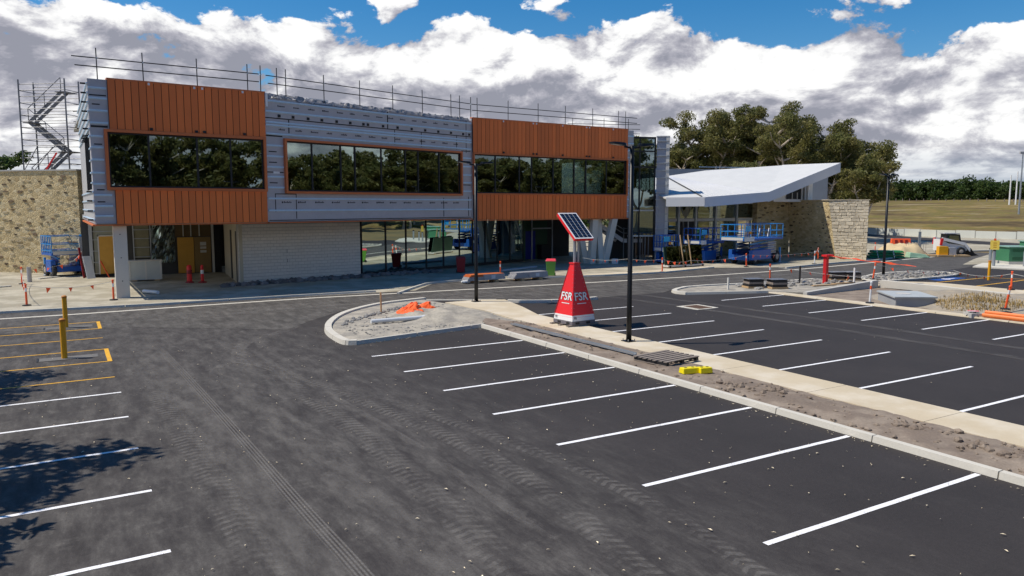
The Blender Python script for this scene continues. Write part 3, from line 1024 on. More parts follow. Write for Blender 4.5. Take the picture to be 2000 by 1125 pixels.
# ---- fallen leaves and grit on the asphalt
mb = MB()
for k in range(1000):
    if k < 720:
        y = 4 + 24 * rnd.random() ** 1.3; x = rnd.uniform(-3, 13.7)
    elif k < 860:
        x = 13.7 - abs(rnd.gauss(0, 0.12)); y = rnd.uniform(5, 25.6)
    elif k < 940:
        x = rnd.uniform(8.6, 13.8); y = 24.7 + (x - 8.4) * 0.2 - abs(rnd.gauss(0, 0.15))
    else:
        x, y = rnd.uniform(17.6, 32), rnd.uniform(8, 27)
    L = rnd.uniform(0.010, 0.030) if rnd.random() < .85 else rnd.uniform(.03, .045); W = L * rnd.uniform(0.25, 0.45); a = rnd.uniform(0, 6.28)
    c, s = math.cos(a), math.sin(a)
    z = 0.028
    mb.add([(x - L * c, y - L * s, z), (x + W * s, y - W * c, z + 0.012), (x + L * c, y + L * s, z + 0.004), (x - W * s, y + W * c, z + 0.010)], [(0, 1, 2), (0, 2, 3)])
mb.build('fallen_leaves', M_litter, label='pale dry leaves and chips strewn over the asphalt', cat='leaves', kind='stuff')

# drain grate in the aisle
dg = empty('drain_pit', (25.5, 25.9, 0), label='square drain grate in a pale concrete surround in the aisle', cat='drain')
MB().prism([(24.8, 25.2), (26.2, 25.25), (26.2, 26.65), (24.8, 26.6)], -0.01, 0.012).build('surround', M_kerb, dg)
for i in range(9):
    MB().box(25.08, 25.38 + i * 0.12, 0.013, 25.92, 25.44 + i * 0.12, 0.03).build('grate_bar', mat('rust', (0.20, 0.12, 0.08), 0.8, 0.3, 0.2), dg)

# ------------------------------------------------------------------ the two-storey building
FA = [Vector((1.35, 43.2)), Vector((9.95, 44.0)), Vector((25.6, 49.0)), Vector((41.4, 49.9))]
FD = [(FA[i + 1] - FA[i]).normalized() for i in range(3)]
FN = [Vector((d.y, -d.x)) for d in FD]           # outward, towards the car park
FR = [math.atan2(d.y, d.x) for d in FD]


def fp(k, s, d, z):
    p = FA[k] + FD[k] * s + FN[k] * d
    return (p.x, p.y, z)


def fbox(mb, k, s0, s1, d0, d1, z0, z1):
    """box on facade k: s along, d outwards, z up"""
    return mb.hexa([fp(k, s0, d1, z0), fp(k, s1, d1, z0), fp(k, s1, d0, z0), fp(k, s0, d0, z0),
                    fp(k, s0, d1, z1), fp(k, s1, d1, z1), fp(k, s1, d0, z1), fp(k, s0, d0, z1)])


ob = empty('office_building', (20, 52, 0), 0, label='two-storey building under construction with orange cladding and long strip windows', cat='building')
ZB, ZW0, ZW1, ZT = 3.85, 5.62, 8.50, 11.0

# floor slab, roof slab, soffit
foot = [(FA[0].x + .05, FA[0].y + .35), (FA[1].x, FA[1].y + .35), (FA[2].x, FA[2].y + .35), (FA[3].x - .1, FA[3].y + .35), (41.3, 67), (1.0, 67)]
MB().prism(foot, ZB + 0.02, ZB + 0.30).build('floor_slab', M_int_wall, ob)
MB().prism(foot, 10.35, 10.6).build('roof', mat('roof_sheet', (0.5, 0.5, 0.5), 0.6), ob)
soff = MB()
for k in range(3):
    pass
MB().prism([(p[0], p[1] - .02) for p in foot[:4]] + [(41.3, 56), (9.6, 57.8), (1.2, 58.6)], ZB - 0.06, ZB + 0.015).build('soffit', M_off, ob)
# upper floor interior: back wall, ceiling, columns
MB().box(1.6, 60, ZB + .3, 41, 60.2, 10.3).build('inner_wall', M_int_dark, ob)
MB().prism([(p[0] + (.1 if p[0] < 20 else -.1), p[1] + .1) for p in foot[:4]] + [(41.1, 59.9), (1.4, 59.9)], 8.75, 8.85).build('ceiling', M_int_wall, ob)
for x in (4.5, 14.5, 19.5, 29.5, 34.5):
    y = 47.5 + (x - 4.5) * .2
    MB().tube((x, y, ZB + .3), (x, y, 8.75), 0.16, n=12).build('inner_column', M_off, ob)
for i, x in enumerate((7, 13, 18.5, 24, 30, 36)):
    y = 50 + (x - 7) * .16
    MB().cbox((x, y, 8.62), (1.3, 0.16, 0.06), 0.2).build('ceiling_light_fitting', M_white, ob)

# insulated wall skins (behind cladding everywhere, bare in the middle)
def skin(k, s0, s1, z0, z1, name='insulated_wall'):
    return fbox(MB(), k, s0, s1, -0.30, 0.0, z0, z1).build(name, M_foil, ob)


skin(0, 0.0, 8.62, ZW1, ZT - .03); skin(0, 0.0, 8.62, ZB, ZW0); skin(0, 0.0, 0.72, ZW0, ZW1); skin(0, 8.50, 8.62, ZW0, ZW1)
skin(1, 0.0, 16.40, ZW1, 10.82); skin(1, 0.0, 16.40, ZB, ZW0 - .05); skin(1, 0.0, 1.22, ZW0 - .05, ZW1); skin(1, 15.28, 16.40, ZW0 - .05, ZW1)
skin(2, 0.0, 15.75, ZW1, ZT - .03); skin(2, 0.0, 15.75, ZB - .1, ZW0); skin(2, 0.0, 0.12, ZW0, ZW1); skin(2, 14.95, 15.75, ZW0, ZW1)

# cladding boards, one by one
def boards(k, s0, s1, z0, z1, pitch=0.355):
    n = int(round((s1 - s0) / pitch))
    w = (s1 - s0) / n
    mb = MB()
    g_ = 0.014
    a, b, t = g_, w - g_, 0.028
    z1_, zc = z1 - z0, 0
    mb.hexa([(a, -t, 0), (b, -t, 0), (b, 0, 0), (a, 0, 0), (a, -t, z1_), (b, -t, z1_), (b, 0, z1_), (a, 0, z1_)])
    me = mb.mesh('cladding_board', M_orange)
    for i in range(n):
        dd = 0.10 + rnd.uniform(-0.003, 0.003)
        place('cladding_board', me, ob, fp(k, s0 + i * w, dd, z0 + rnd.uniform(-.004, .004)), (0, 0, FR[k]))
    fbox(MB(), k, s0, s1, 0.0, 0.055, z0 + .02, z1 - .02).build('cladding_backing', M_black, ob)


boards(0, 0.86, 8.66, ZW1 + .07, ZT); boards(0, 0.95, 8.62, ZB - .02, ZW0 - .07)
boards(2, 0.05, 15.0, ZW1 + .05, ZT); boards(2, 0.10, 15.0, ZB - .12, ZW0 - .04)
# orange drip edges and cap
for (k, s0, s1, z, nm) in ((0, 0.84, 8.68, ZT + .004, 'parapet_cap'), (2, 0.02, 15.03, ZT + .004, 'parapet_cap'), (0, 0.0, 8.62, ZB - .10, 'drip_edge'), (1, 0.02, 16.38, ZB - .09, 'drip_edge'), (2, 0.02, 15.75, ZB - .20, 'drip_edge')):
    fbox(MB(), k, s0, s1, -0.25, 0.135, z, z + 0.06).build(nm, M_orange_trim, ob)
# small fixing brackets on the cladding
for k, ss in ((0, (2.7, 4.9, 5.3, 7.4)), (2, (2.6, 5.3, 5.6, 8.1, 10.5, 10.8, 13.3))):
    for s in ss:
        fbox(MB(), k, s, s + .14, 0.13, 0.20, ZW1 + .10, ZW1 + .22).build('fixing_bracket', M_black, ob)
        fbox(MB(), k, s, s + .10, 0.13, 0.18, ZT - .14, ZT - .02).build('fixing_bracket', M_white, ob)


def strip_window(k, s0, s1, z0, z1, cuts, surround, label):
    """orange surround > black frame, mullions, panes"""
    w = MB()
    t = surround
    fbox(w, k, s0, s1, -0.05, 0.20, z1 - t, z1); fbox(w, k, s0, s1, -0.05, 0.20, z0, z0 + t)
    fbox(w, k, s0, s0 + t, -0.05, 0.195, z0 + t, z1 - t); fbox(w, k, s1 - t, s1, -0.05, 0.195, z0 + t, z1 - t)
    root = w.build('strip_window', M_orange_trim, ob, label=label)
    a, b, lo, hi = s0 + t, s1 - t, z0 + t, z1 - t
    f = MB()
    q = 0.085
    fbox(f, k, a, b, -0.10, 0.06, hi - q, hi - .001); fbox(f, k, a, b, -0.10, 0.06, lo + .001, lo + q)
    fbox(f, k, a + .001, a + q, -0.10, 0.055, lo + q, hi - q); fbox(f, k, b - q, b - .001, -0.10, 0.055, lo + q, hi - q)
    f.build('frame', M_black, root)
    cc = [a] + list(cuts) + [b]
    for c in cuts:
        fbox(MB(), k, c - .045, c + .045, -0.10, 0.05, lo + q, hi - q).build('mullion', M_black, root)
    for i in range(len(cc) - 1):
        tilt = rnd.uniform(-0.014, 0.014)
        MB().hexa([fp(k, cc[i] + .03, .005 + tilt, lo + .05), fp(k, cc[i + 1] - .03, .005 - tilt, lo + .05), fp(k, cc[i + 1] - .03, -.012 - tilt, lo + .05), fp(k, cc[i] + .03, -.012 + tilt, lo + .05),
                   fp(k, cc[i] + .03, .005 + tilt, hi - .05), fp(k, cc[i + 1] - .03, .005 - tilt, hi - .05), fp(k, cc[i + 1] - .03, -.012 - tilt, hi - .05), fp(k, cc[i] + .03, -.012 + tilt, hi - .05)]).build('pane', M_glass, root)
    return root


strip_window(0, 0.60, 8.64, ZW0 - .08, ZW1 + .06, (2.63, 4.99, 6.72), 0.14, 'left strip window in an orange surround')
strip_window(1, 1.14, 15.36, ZW0 - .16, ZW1 + .08, (3.0, 5.04, 6.11, 8.16, 10.17, 11.28, 13.2), 0.13, 'middle strip window in an orange surround')
strip_window(2, 0.06, 15.02, ZW0 - .06, ZW1 + .06, (2.01, 4.16, 5.29, 7.34, 9.42, 10.62, 12.77), 0.10, 'right strip window between orange boards')

# horizontal steel battens, sheet tapes, brackets and printing on the bare insulation
def batten(k, s0, s1, z, d=0.0):
    mb = MB()
    fbox(mb, k, s0, s1, d, d + 0.07, z - .034, z + .036)
    fbox(mb, k, s0, s1, d, d + 0.010, z - .07, z - .034)
    return mb.build('batten', M_batten, ob)


for z in (10.62, 10.04, 9.44, 9.28, 8.80):
    batten(1, 0.05, 16.35, z)
for z in (5.18, 4.50):
    batten(1, 0.05, 16.35, z)
for z in (8.15, 7.55, 6.95, 6.40, 5.80):
    batten(1, 0.05, 1.10, z); batten(1, 15.40, 16.35, z); batten(2, 15.06, 15.72, z)
for z in (10.55, 10.05, 9.45, 8.85, 8.2, 7.65, 7.05, 6.4, 5.85, 5.3, 4.75, 4.25):
    batten(0, 0.02, 0.82 if (z > 8.6 or z < 5.5) else 0.55, z)
for z in (10.5, 9.9, 9.3, 8.75, 5.3, 4.8, 4.3):
    batten(2, 15.06, 15.72, z)
for (k, s0, s1, z0, z1) in ((1, 0.05, 16.35, 9.64, 9.70), (1, 8.72, 8.80, 9.70, 10.8), (1, 1.5, 1.57, 8.9, 9.64), (1, 9.3, 9.36, 8.7, 9.64), (1, 11.6, 11.66, 8.7, 9.64), (1, 14.9, 14.96, 8.7, 9.64),
                            (1, .5, .55, 4.4, 5.45), (1, .55, 1.9, 5.40, 5.45), (1, 1.85, 1.9, 4.0, 5.40), (1, 13.6, 13.66, 4.0, 5.3), (1, 16.05, 16.11, 4.0, 5.4), (1, 0.1, 16.3, 3.90, 3.95),
                            (1, 0.05, 1.1, 6.62, 6.68), (1, 15.4, 16.3, 6.2, 6.26), (1, 15.85, 15.9, 8.5, 10.8), (0, 0.05, 0.8, 10.16, 10.22), (0, .05, .8, 8.62, 8.72), (2, 15.1, 15.7, 6.2, 6.26), (1, .05, 1.1, 8.64, 8.72), (1, 15.4, 16.3, 8.6, 8.66)):
    fbox(MB(), k, s0, s1, 0.002, 0.008, z0, z1).build('joint_tape', M_black, ob)
me_b = fbox(MB(), 0, 0, 0, 0, 0, 0, 0) and MB().box(0, -0.05, 0, 0.15, 0, 0.15).mesh('bracket', M_black)
for s in (0.85, 1.75, 2.75, 3.7, 4.75, 5.75, 6.75, 7.1, 8.3, 9.5, 10.7, 11.9, 13.1, 14.3, 15.5, 16.1):
    place('bracket', me_b, ob, fp(1, s, 0.004, 9.74), (0, 0, FR[1]))
pm = MB()
for (zc, n, k) in ((4.95, 13, 1), (10.36, 15, 1), (9.06, 14, 1)):
    for i in range(n):
        s = 0.9 + i * (14.8 / n) + rnd.uniform(-.05, .05)
        x = s
        if zc < 6:
            fbox(pm, k, x, x + .10, .001, .004, zc - .05, zc + .05)
            x += .14
        for q in range(rnd.choice((5, 6, 6))):
            w = rnd.uniform(.04, .07)
            fbox(pm, k, x, x + w, .001, .004, zc - .04, zc + rnd.choice((.03, .03, .06)))
            x += w + .025
for z in (9.75, 7.8, 5.55, 4.95):
    fbox(pm, 0, 0.15, 0.5, .001, .004, z - .03, z + .03)
for z in (7.8, 7.2, 6.05):
    fbox(pm, 1, 0.2, 0.7, .001, .004, z - .03, z + .03)
pm.build('printed_marks', M_black, ob, kind='stuff')
fbox(MB(), 1, .45, .85, 0.002, 0.012, 7.02 - .45, 7.14 - .45).build('sticker', M_white, ob)
# crumpled membrane lapping over the middle parapet
vs_, fs_ = [], []
n, mrow = 110, 6
for i in range(n + 1):
    s = 0.1 + 16.1 * i / n
    for j in range(mrow):
        t = j / (mrow - 1)
        nz = mnoise.noise(Vector((s * 2.4, j * 0.8, 4.2))) + 0.5 * mnoise.noise(Vector((s * 6.3, j * 1.5, 1.2)))
        z = 10.72 + 0.30 * math.sin(math.pi * min(1, t * 0.75)) + 0.12 * nz + 0.10 * mnoise.noise(Vector((s * .35, 0, 0)))
        vs_.append(fp(1, s, 0.05 - t * 0.55 + 0.04 * nz, z))
for i in range(n):
    for j in range(mrow - 1):
        a = i * mrow + j
        fs_.append((a, a + mrow, a + mrow + 1, a + 1))
MB().add(vs_, fs_).build('crumpled_membrane', M_foil_dark, ob)
MB().cbox(fp(1, 4.2, -1.2, 11.0), (1.4, 0.6, 0.35), 0.3).build('roof_unit', M_white, ob)
fbox(MB(), 1, 0.02, 0.16, 0.0, 0.16, 10.25, 11.0).build('corner_flashing', M_white, ob)

# left return wall, sunlit: insulated, battens run on past the corner
sx0, sy0 = 1.35, 43.2
sdir = Vector((-0.012, 1.0)).normalized()


def sbox(mb, a0, a1, d0, d1, z0, z1):
    nrm = Vector((-sdir.y, sdir.x))
    P = lambda a, d, z: (sx0 + sdir.x * a + nrm.x * d, sy0 + sdir.y * a + nrm.y * d, z)
    return mb.hexa([P(a0, d0, z0), P(a1, d0, z0), P(a1, d1, z0), P(a0, d1, z0), P(a0, d0, z1), P(a1, d0, z1), P(a1, d1, z1), P(a0, d1, z1)])


M_foil_side = mat('side_insulation_foil', (0.46, 0.46, 0.47), 0.5, 0.1, 0.1, 2, 0.05, 12, 0.3, 3)
for (a0, a1, z0, z1) in ((0.02, 14.6, 8.4, 10.96), (0.02, 14.6, ZB, 5.6), (0.02, 1.2, 5.6, 8.4), (6.0, 14.6, 5.6, 8.4)):
    sbox(MB(), a0, a1, -0.25, 0.0, z0, z1).build('side_wall', M_foil_side, ob)
for z in (10.75, 10.3, 9.85, 9.4, 8.95, 8.55, 5.45, 5.0, 4.5, 4.05):
    sbox(MB(), -0.02, 14.5, 0.0, 0.06, z - .03, z + .03).build('batten', M_batten, ob)
    sbox(MB(), 0.25, 0.31, 0.06, 0.30, z - .04, z + .04).build('batten_end', M_dark_steel, ob)
for z in (8.2, 7.6, 7.0, 6.4, 5.9):
    sbox(MB(), -0.02, 1.1, 0.0, 0.06, z - .03, z + .03).build('batten', M_batten, ob)
sw = sbox(MB(), 1.25, 5.95, -0.16, -0.12, 5.65, 8.35).build('side_window', M_glass, ob)
for a in (1.25, 2.4, 3.6, 4.8, 5.85):
    sbox(MB(), a, a + .1, -0.2, 0.04, 5.6, 8.4).build('mullion', M_black, sw)
for z in (8.1, 8.3):
    for a in (1.6, 2.6, 3.6):
        sbox(MB(), a, a + .06, 0.0, 0.28, z, z + .06).build('batten_end', M_dark_steel, ob)
sbox(MB(), 0.0, 14.5, 0.0, 0.12, ZB - .12, ZB - .04).build('drip_edge', M_orange_trim, ob)

# ---- ground floor
# pale block wall, courses laid with open joints
bw0, bw1 = Vector((8.95, 47.55)), Vector((17.05, 48.85))
bd = (bw1 - bw0).normalized(); bn = Vector((bd.y, -bd.x)); bL = (bw1 - bw0).length


def bbox_(mb, a0, a1, d0, d1, z0, z1, o=bw0, d=bd, n=bn):
    P = lambda a, e, z: (o.x + d.x * a + n.x * e, o.y + d.y * a + n.y * e, z)
    return mb.hexa([P(a0, d1, z0), P(a1, d1, z0), P(a1, d0, z0), P(a0, d0, z0), P(a0, d1, z1), P(a1, d1, z1), P(a1, d0, z1), P(a0, d0, z1)])


bbox_(MB(), 0, bL, -0.25, -0.012, 0.0, ZB - .07).build('block_wall', M_mortar, ob)
mb = MB()
ch, cw = 0.20, 0.40
for r in range(19):
    z0 = 0.03 + r * ch
    if z0 + .18 > ZB - .07: continue
    s = -cw / 2 if r % 2 else 0.0
    while s < bL:
        a, b = max(0, s), min(bL, s + cw)
        if not (3.1 < a + .001 < 3.13) and b - a > 0.05:
            bbox_(mb, a + .006, b - .006, -0.012, rnd.uniform(0.004, .010), z0, z0 + ch - .020)
        s += cw
mb.build('wall_blocks', M_block, ob, kind='stuff')
bbox_(MB(), 3.05, 3.08, 0.0045, 0.006, 0.1, ZB - .1).build('movement_joint', M_int_dark, ob)
bbox_(MB(), 4.7, 5.9, 0.02, 0.14, ZB - .16, ZB - .07).build('tube_light', M_white, ob)
# return of the block wall into the entrance, with two slot windows
rv = Vector((9.65, 56.2)) - bw0
rd = rv.normalized(); rn = Vector((-rd.y, rd.x)); rL = rv.length
bbox_(MB(), 0.005, rL, -0.25, 0.0, 0.0, ZB - .07, bw0, rd, rn).build('return_wall', mat('rendered_wall', (0.52, 0.46, 0.34), 0.9, 0, 0.12, 1), ob)
for a in (0.5, 3.6):
    bbox_(MB(), a, a + 0.75, 0.0, 0.03, 0.05, 3.2, bw0, rd, rn).build('slot_window', M_black, ob)
# glazed shopfront running back to the right
gw0, gw1 = Vector((17.15, 48.95)), Vector((33.6, 54.95))
gd = (gw1 - gw0).normalized(); gn = Vector((gd.y, -gd.x)); gL = (gw1 - gw0).length
sf = bbox_(MB(), 0, gL, -0.10, 0.06, 0.0, 0.22, gw0, gd, gn).build('shopfront', M_black, ob, label='ground floor shopfront glazing in black frames')
bbox_(MB(), 0, gL, -0.10, 0.06, ZB - .16, ZB - .07, gw0, gd, gn).build('head', M_black, sf)
gc = [0.0, 2.15, 4.05, 6.05, 7.85, 9.6, 11.1, 12.6, 14.1, 15.75, gL]
for c in gc:
    bbox_(MB(), max(0, c - .05), min(gL, c + .05), -0.10, 0.055, 0.22, ZB - .16, gw0, gd, gn).build('mullion', M_black, sf)
for i in range(len(gc) - 1):
    tl = rnd.uniform(-.005, .005)
    P = lambda a, e, z: (gw0.x + gd.x * a + gn.x * e, gw0.y + gd.y * a + gn.y * e, z)
    a, b = gc[i] + .04, gc[i + 1] - .04
    MB().hexa([P(a, .01 + tl, .2), P(b, .01 - tl, .2), P(b, -.01 - tl, .2), P(a, -.01 + tl, .2), P(a, .01 + tl, ZB - .15), P(b, .01 - tl, ZB - .15), P(b, -.01 - tl, ZB - .15), P(a, -.01 + tl, ZB - .15)]).build('pane', M_glass_low, sf)
for c in (7.9, 13.5):
    p = gw0 + gd * c - gn * 0.6
    MB().tube((p.x, p.y, 0), (p.x, p.y, ZB - .06), 0.11, n=10).build('inner_column', M_galv, ob)
# rooms behind
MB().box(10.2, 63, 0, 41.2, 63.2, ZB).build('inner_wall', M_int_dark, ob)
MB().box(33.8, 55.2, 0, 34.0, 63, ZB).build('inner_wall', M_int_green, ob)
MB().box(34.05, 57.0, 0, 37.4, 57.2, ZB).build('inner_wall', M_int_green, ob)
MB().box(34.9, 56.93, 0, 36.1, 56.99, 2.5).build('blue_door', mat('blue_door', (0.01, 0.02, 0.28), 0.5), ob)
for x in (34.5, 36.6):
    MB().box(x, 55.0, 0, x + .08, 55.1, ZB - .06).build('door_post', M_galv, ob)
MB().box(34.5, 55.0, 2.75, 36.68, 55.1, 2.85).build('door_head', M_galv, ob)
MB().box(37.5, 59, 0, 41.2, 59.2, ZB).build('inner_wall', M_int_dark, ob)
MB().box(36.3, 56.2, 0, 37.3, 56.9, 1.3).build('machine_box', M_black, ob)
# entrance recess: stud wall with two timber doors, boarded panels and plastic
yb = 57.3
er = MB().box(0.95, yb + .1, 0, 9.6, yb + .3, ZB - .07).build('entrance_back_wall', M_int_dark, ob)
MB().box(1.35, yb - .2, 0, 1.55, yb + .09, ZB - .07).build('stud', M_galv, er)
MB().box(1.62, yb - .02, .25, 3.25, yb + .08, ZB - .1).build('lining_board', mat('lining_board', (0.34, 0.35, 0.29), 0.85, 0, 0.15), er)
for z in (0.25, 1.0, 1.75, 2.5, 3.05):
    MB().box(1.56, yb - .06, z - .03, 3.3, yb - .021, z + .03).build('nogging', M_galv, er)
MB().box(1.92, yb - .12, 0.22, 3.02, yb - .07, 2.72).build('ply_door', M_ply, er)
for (x0, x1, z0, z1) in ((1.84, 1.92, .2, 2.8), (3.02, 3.10, .2, 2.8), (1.84, 3.10, 2.72, 2.8)):
    MB().box(x0, yb - .14, z0, x1, yb - .065, z1).build('door_frame', M_off, er)
MB().cbox((2.9, yb - .14, 1.25), (.12, .06, .07)).build('door_handle', M_black, er)
for x in (3.95, 5.0):
    MB().box(x, yb - .12, .0, x + .07, yb - .02, ZB - .1).build('stud', M_galv, er)
for z in (1.25, 1.9, 2.5, 3.1):
    MB().box(4.02, yb - .08, z, 4.98, yb - .03, z + .05).build('nogging', M_galv, er)
MB().box(4.05, yb - .02, 1.2, 4.95, yb + .06, ZB - .2).build('lining_board', mat('lining_board_b', (0.25, 0.24, 0.16), 0.85, 0, 0.3, 3), er)
# wrinkled plastic sheet hung over the opening
vs_, fs_ = [], []
for i in range(13):
    for j in range(13):
        u, v = i / 12, j / 12
        nz = mnoise.noise(Vector((u * 6, v * 9, 2)))
        vs_.append((5.05 + 1.5 * u, yb - .1 - .18 * (nz + .4) - .25 * math.sin(math.pi * u) * v, .8 + 2.9 * v))
for i in range(12):
    for j in range(12):
        a = i * 13 + j
        fs_.append((a, a + 13, a + 14, a + 1))
pl = MB().add(vs_, fs_).build('plastic_sheet', glass_mat('clear_plastic', (0.45, 0.5, 0.48), 0.02, 0.3), er)
for x0, x1 in ((6.72, 7.78), (7.82, 8.9)):
    MB().box(x0, yb - .1, 0.05, x1, yb - .03, 2.55).build('timber_door', M_ply if x0 < 7 else mat('stained_ply', (0.26, 0.17, 0.06), 0.6, 0, 0.2), er)
MB().box(6.6, yb - .04, 2.62, 8.95, yb + .02, 3.5).build('lining_board', mat('dark_ply', (0.13, 0.085, 0.035), 0.7, 0, 0.2), er)
for x in (7.1, 7.6, 8.15):
    MB().box(x, yb - .1, 2.62, x + .06, yb - .041, 3.5).build('nogging', M_off, er)
pst = MB()
for r_, (z0, z1) in enumerate(((1.95, 2.2), (1.72, 1.88), (1.45, 1.62))):
    pst.box(8.2, yb - .115, z0, 8.6, yb - .102, z1)
pst.build('door_notice', M_off, er)
MB().box(8.98, yb - .15, 0, 9.12, yb + .05, ZB - .1).build('stud', M_off, er)
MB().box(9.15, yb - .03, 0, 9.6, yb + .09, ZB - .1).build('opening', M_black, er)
# front column at the left corner
MB().box(2.12, 43.5, 0, 2.75, 44.0, ZB - .12).build('column', mat('column_concrete', (0.60, 0.58, 0.52), 0.85, 0, 0.08, 1, 0.05, 20), ob, bevel=.02)
for z in (0.9, 2.1, 3.3):
    MB().lathe((2.43, 43.492, z), [(0.03, 0), (0.03, 0.004)], 8, 'Y').build('tie_hole', M_int_dark, ob)
# V columns under the right end
for (b0, t0) in (((36.9, 50.5), (35.85, 50.2)), ((37.15, 50.0), (37.3, 49.85)), ((38.0, 49.85), (38.0, 50.4)), ((38.25, 49.7), (39.3, 49.85))):
    mb = MB()
    w, d = .27, .22
    mb.hexa([(b0[0] - w, b0[1] - d, 0), (b0[0] + w, b0[1] - d, 0), (b0[0] + w, b0[1] + d, 0), (b0[0] - w, b0[1] + d, 0),
             (t0[0] - w, t0[1] - d, ZB - .2), (t0[0] + w, t0[1] - d, ZB - .2), (t0[0] + w, t0[1] + d, ZB - .2), (t0[0] - w, t0[1] + d, ZB - .2)])
    mb.build('raking_column', MATS['column_concrete'], ob)

# ---- glazed stair tower and its insulated fin at the right end
twr = [(40.95, 50.1), (43.35, 49.35), (44.4, 53.2), (41.9, 54.0)]
tw = MB().prism([(40.95, 50.15), (43.35, 49.4), (44.4, 53.2), (41.9, 54.0)], 10.30, 10.50).build('stair_tower', M_black, ob, label='glazed stair tower')
P0, P1 = Vector((40.98, 50.05)), Vector((43.3, 49.35))
td = (P1 - P0).normalized(); tn = Vector((td.y, -td.x)); tL = (P1 - P0).length
for a in (0.0, 0.95, tL - .1):
    bbox_(MB(), a, a + .1, -0.12, 0.02, 0, 10.5, P0, td, tn).build('mullion', M_black, tw)
for z in (10.4, 9.3, 7.98, 4.35, 2.2):
    bbox_(MB(), 0, tL, -0.10, 0.012, z - .06, z + .05, P0, td, tn).build('transom', M_black if z > 5 else M_off, tw)
for z0, z1, m in ((9.36, 10.34, M_glass_blue), (8.05, 9.24, M_glass_blue), (4.42, 7.9, M_glass), (2.28, 4.28, M_glass)):
    for a0, a1 in ((.1, .95), (1.05, tL - .1)):
        bbox_(MB(), a0, a1, -0.06, -0.05, z0, z1, P0, td, tn).build('pane', m, tw)
MB().prism([(41.3, 50.9), (43.3, 50.3), (44.2, 52.9), (42.1, 53.6)], 7.7, 7.95).build('landing', M_timber, tw)
bbox_(MB(), 0.1, tL - .1, -0.55, -0.5, 7.98, 10.3, P0, td, tn).build('white_blind', M_fascia, tw)
for a in (.4, 1.3, 1.75, 2.05):
    bbox_(MB(), a, a + .06, -.45, -.4, 0, 7.7, P0, td, tn).build('stud', M_galv, tw)
MB().prism([(41.9, 53.6), (44.2, 52.9), (44.3, 53.1), (42.0, 53.8)], 0, 10.3).build('rear_wall', M_int_dark, tw)
f0, f1 = Vector((43.36, 49.3)), Vector((44.1, 48.6))
fd = (f1 - f0).normalized(); fn = Vector((fd.y, -fd.x)); fL = (f1 - f0).length
fin = bbox_(MB(), 0, fL, -1.6, 0, 0, 10.5, f0, fd, fn).build('insulated_fin', mat('fin_foil', (0.36, 0.38, 0.44), 0.45, 0.1, 0.12, 2), ob, label='insulated fin wall beside the stair tower')
for i in range(17):
    z = 0.35 + i * .61
    bbox_(MB(), -.03, fL + .05, 0.0, 0.12, z, z + .07, f0, fd, fn).build('batten', M_galv, fin)
bbox_(MB(), fL - .25, fL + .02, 0.0, 0.08, 0.0, 10.52, f0, fd, fn).build('lit_edge_strip', M_off, fin)  # pale strip: sunlight on the fin's right part put into the colour
bbox_(MB(), -.05, fL + .05, -1.6, 0.10, 10.52, 10.58, f0, fd, fn).build('cap', M_white, fin)
# stair flights seen through the open ground floor
st = MB()
for s in (0, .9):
    st.bar((38.6, 51.6 + s, 3.45), (41.4, 51.2 + s, 1.75), .06, .34)
st.bar((41.4, 51.2, 1.75), (43.2, 50.7, 1.75), .06, .34)
stair = st.build('stair', M_fascia, ob)
for i in range(8):
    z = 3.4 - i * .21
    MB().cbox((38.75 + i * .35, 52.0, z), (.32, .9, .04)).build('tread', M_galv, stair)
for z in (.45, .8, 1.2, 1.55):
    MB().bar((39.0, 53.4, z), (40.6, 53.2, z), .05, .06).build('tread', M_off, stair)
for (a, b) in (((38.6, 51.5, 4.3), (41.3, 51.1, 2.75)), ((38.6, 51.5, 3.95), (41.3, 51.1, 2.4)), ((41.4, 51.1, 2.8), (43.1, 50.6, 2.8)), ((41.4, 51.1, 2.4), (43.1, 50.6, 2.4))):
    MB().tube(a, b, .025, n=6).build('handrail', M_galv, stair)
for (x, y, h) in ((41.4, 51.1, 2.9), (42.3, 50.9, 2.9), (43.1, 50.6, 2.9)):
    MB().tube((x, y, 0), (x, y, h), .03, n=6).build('post', M_galv, stair)

# ---- guard rails along the roof edges
def guardrail(k, s0, s1, posts, label, z_hi=12.0, z_lo=11.58):
    r = empty('roof_guardrail', fp(k, (s0 + s1) / 2, 0, 10.6), 0, label, 'guardrail', 'temporary guard rails on the roof edge')
    for z in (z_hi, z_lo):
        MB().tube(fp(k, s0 + (.12 if z == z_lo else 0), -.12, z), fp(k, s1, -.12, z + .02), .027, n=6).build('rail', M_dark_steel, r)
    for s in posts:
        lean = rnd.uniform(-.02, .02)
        MB().tube(fp(k, s, -.17, 10.6), fp(k, s + lean, -.17, 12.5), .026, n=6).build('post', M_dark_steel, r)
        MB().cbox(fp(k, s, -.14, z_hi), (.07, .1, .07), FR[k]).build('coupler', M_galv, r)
    return r


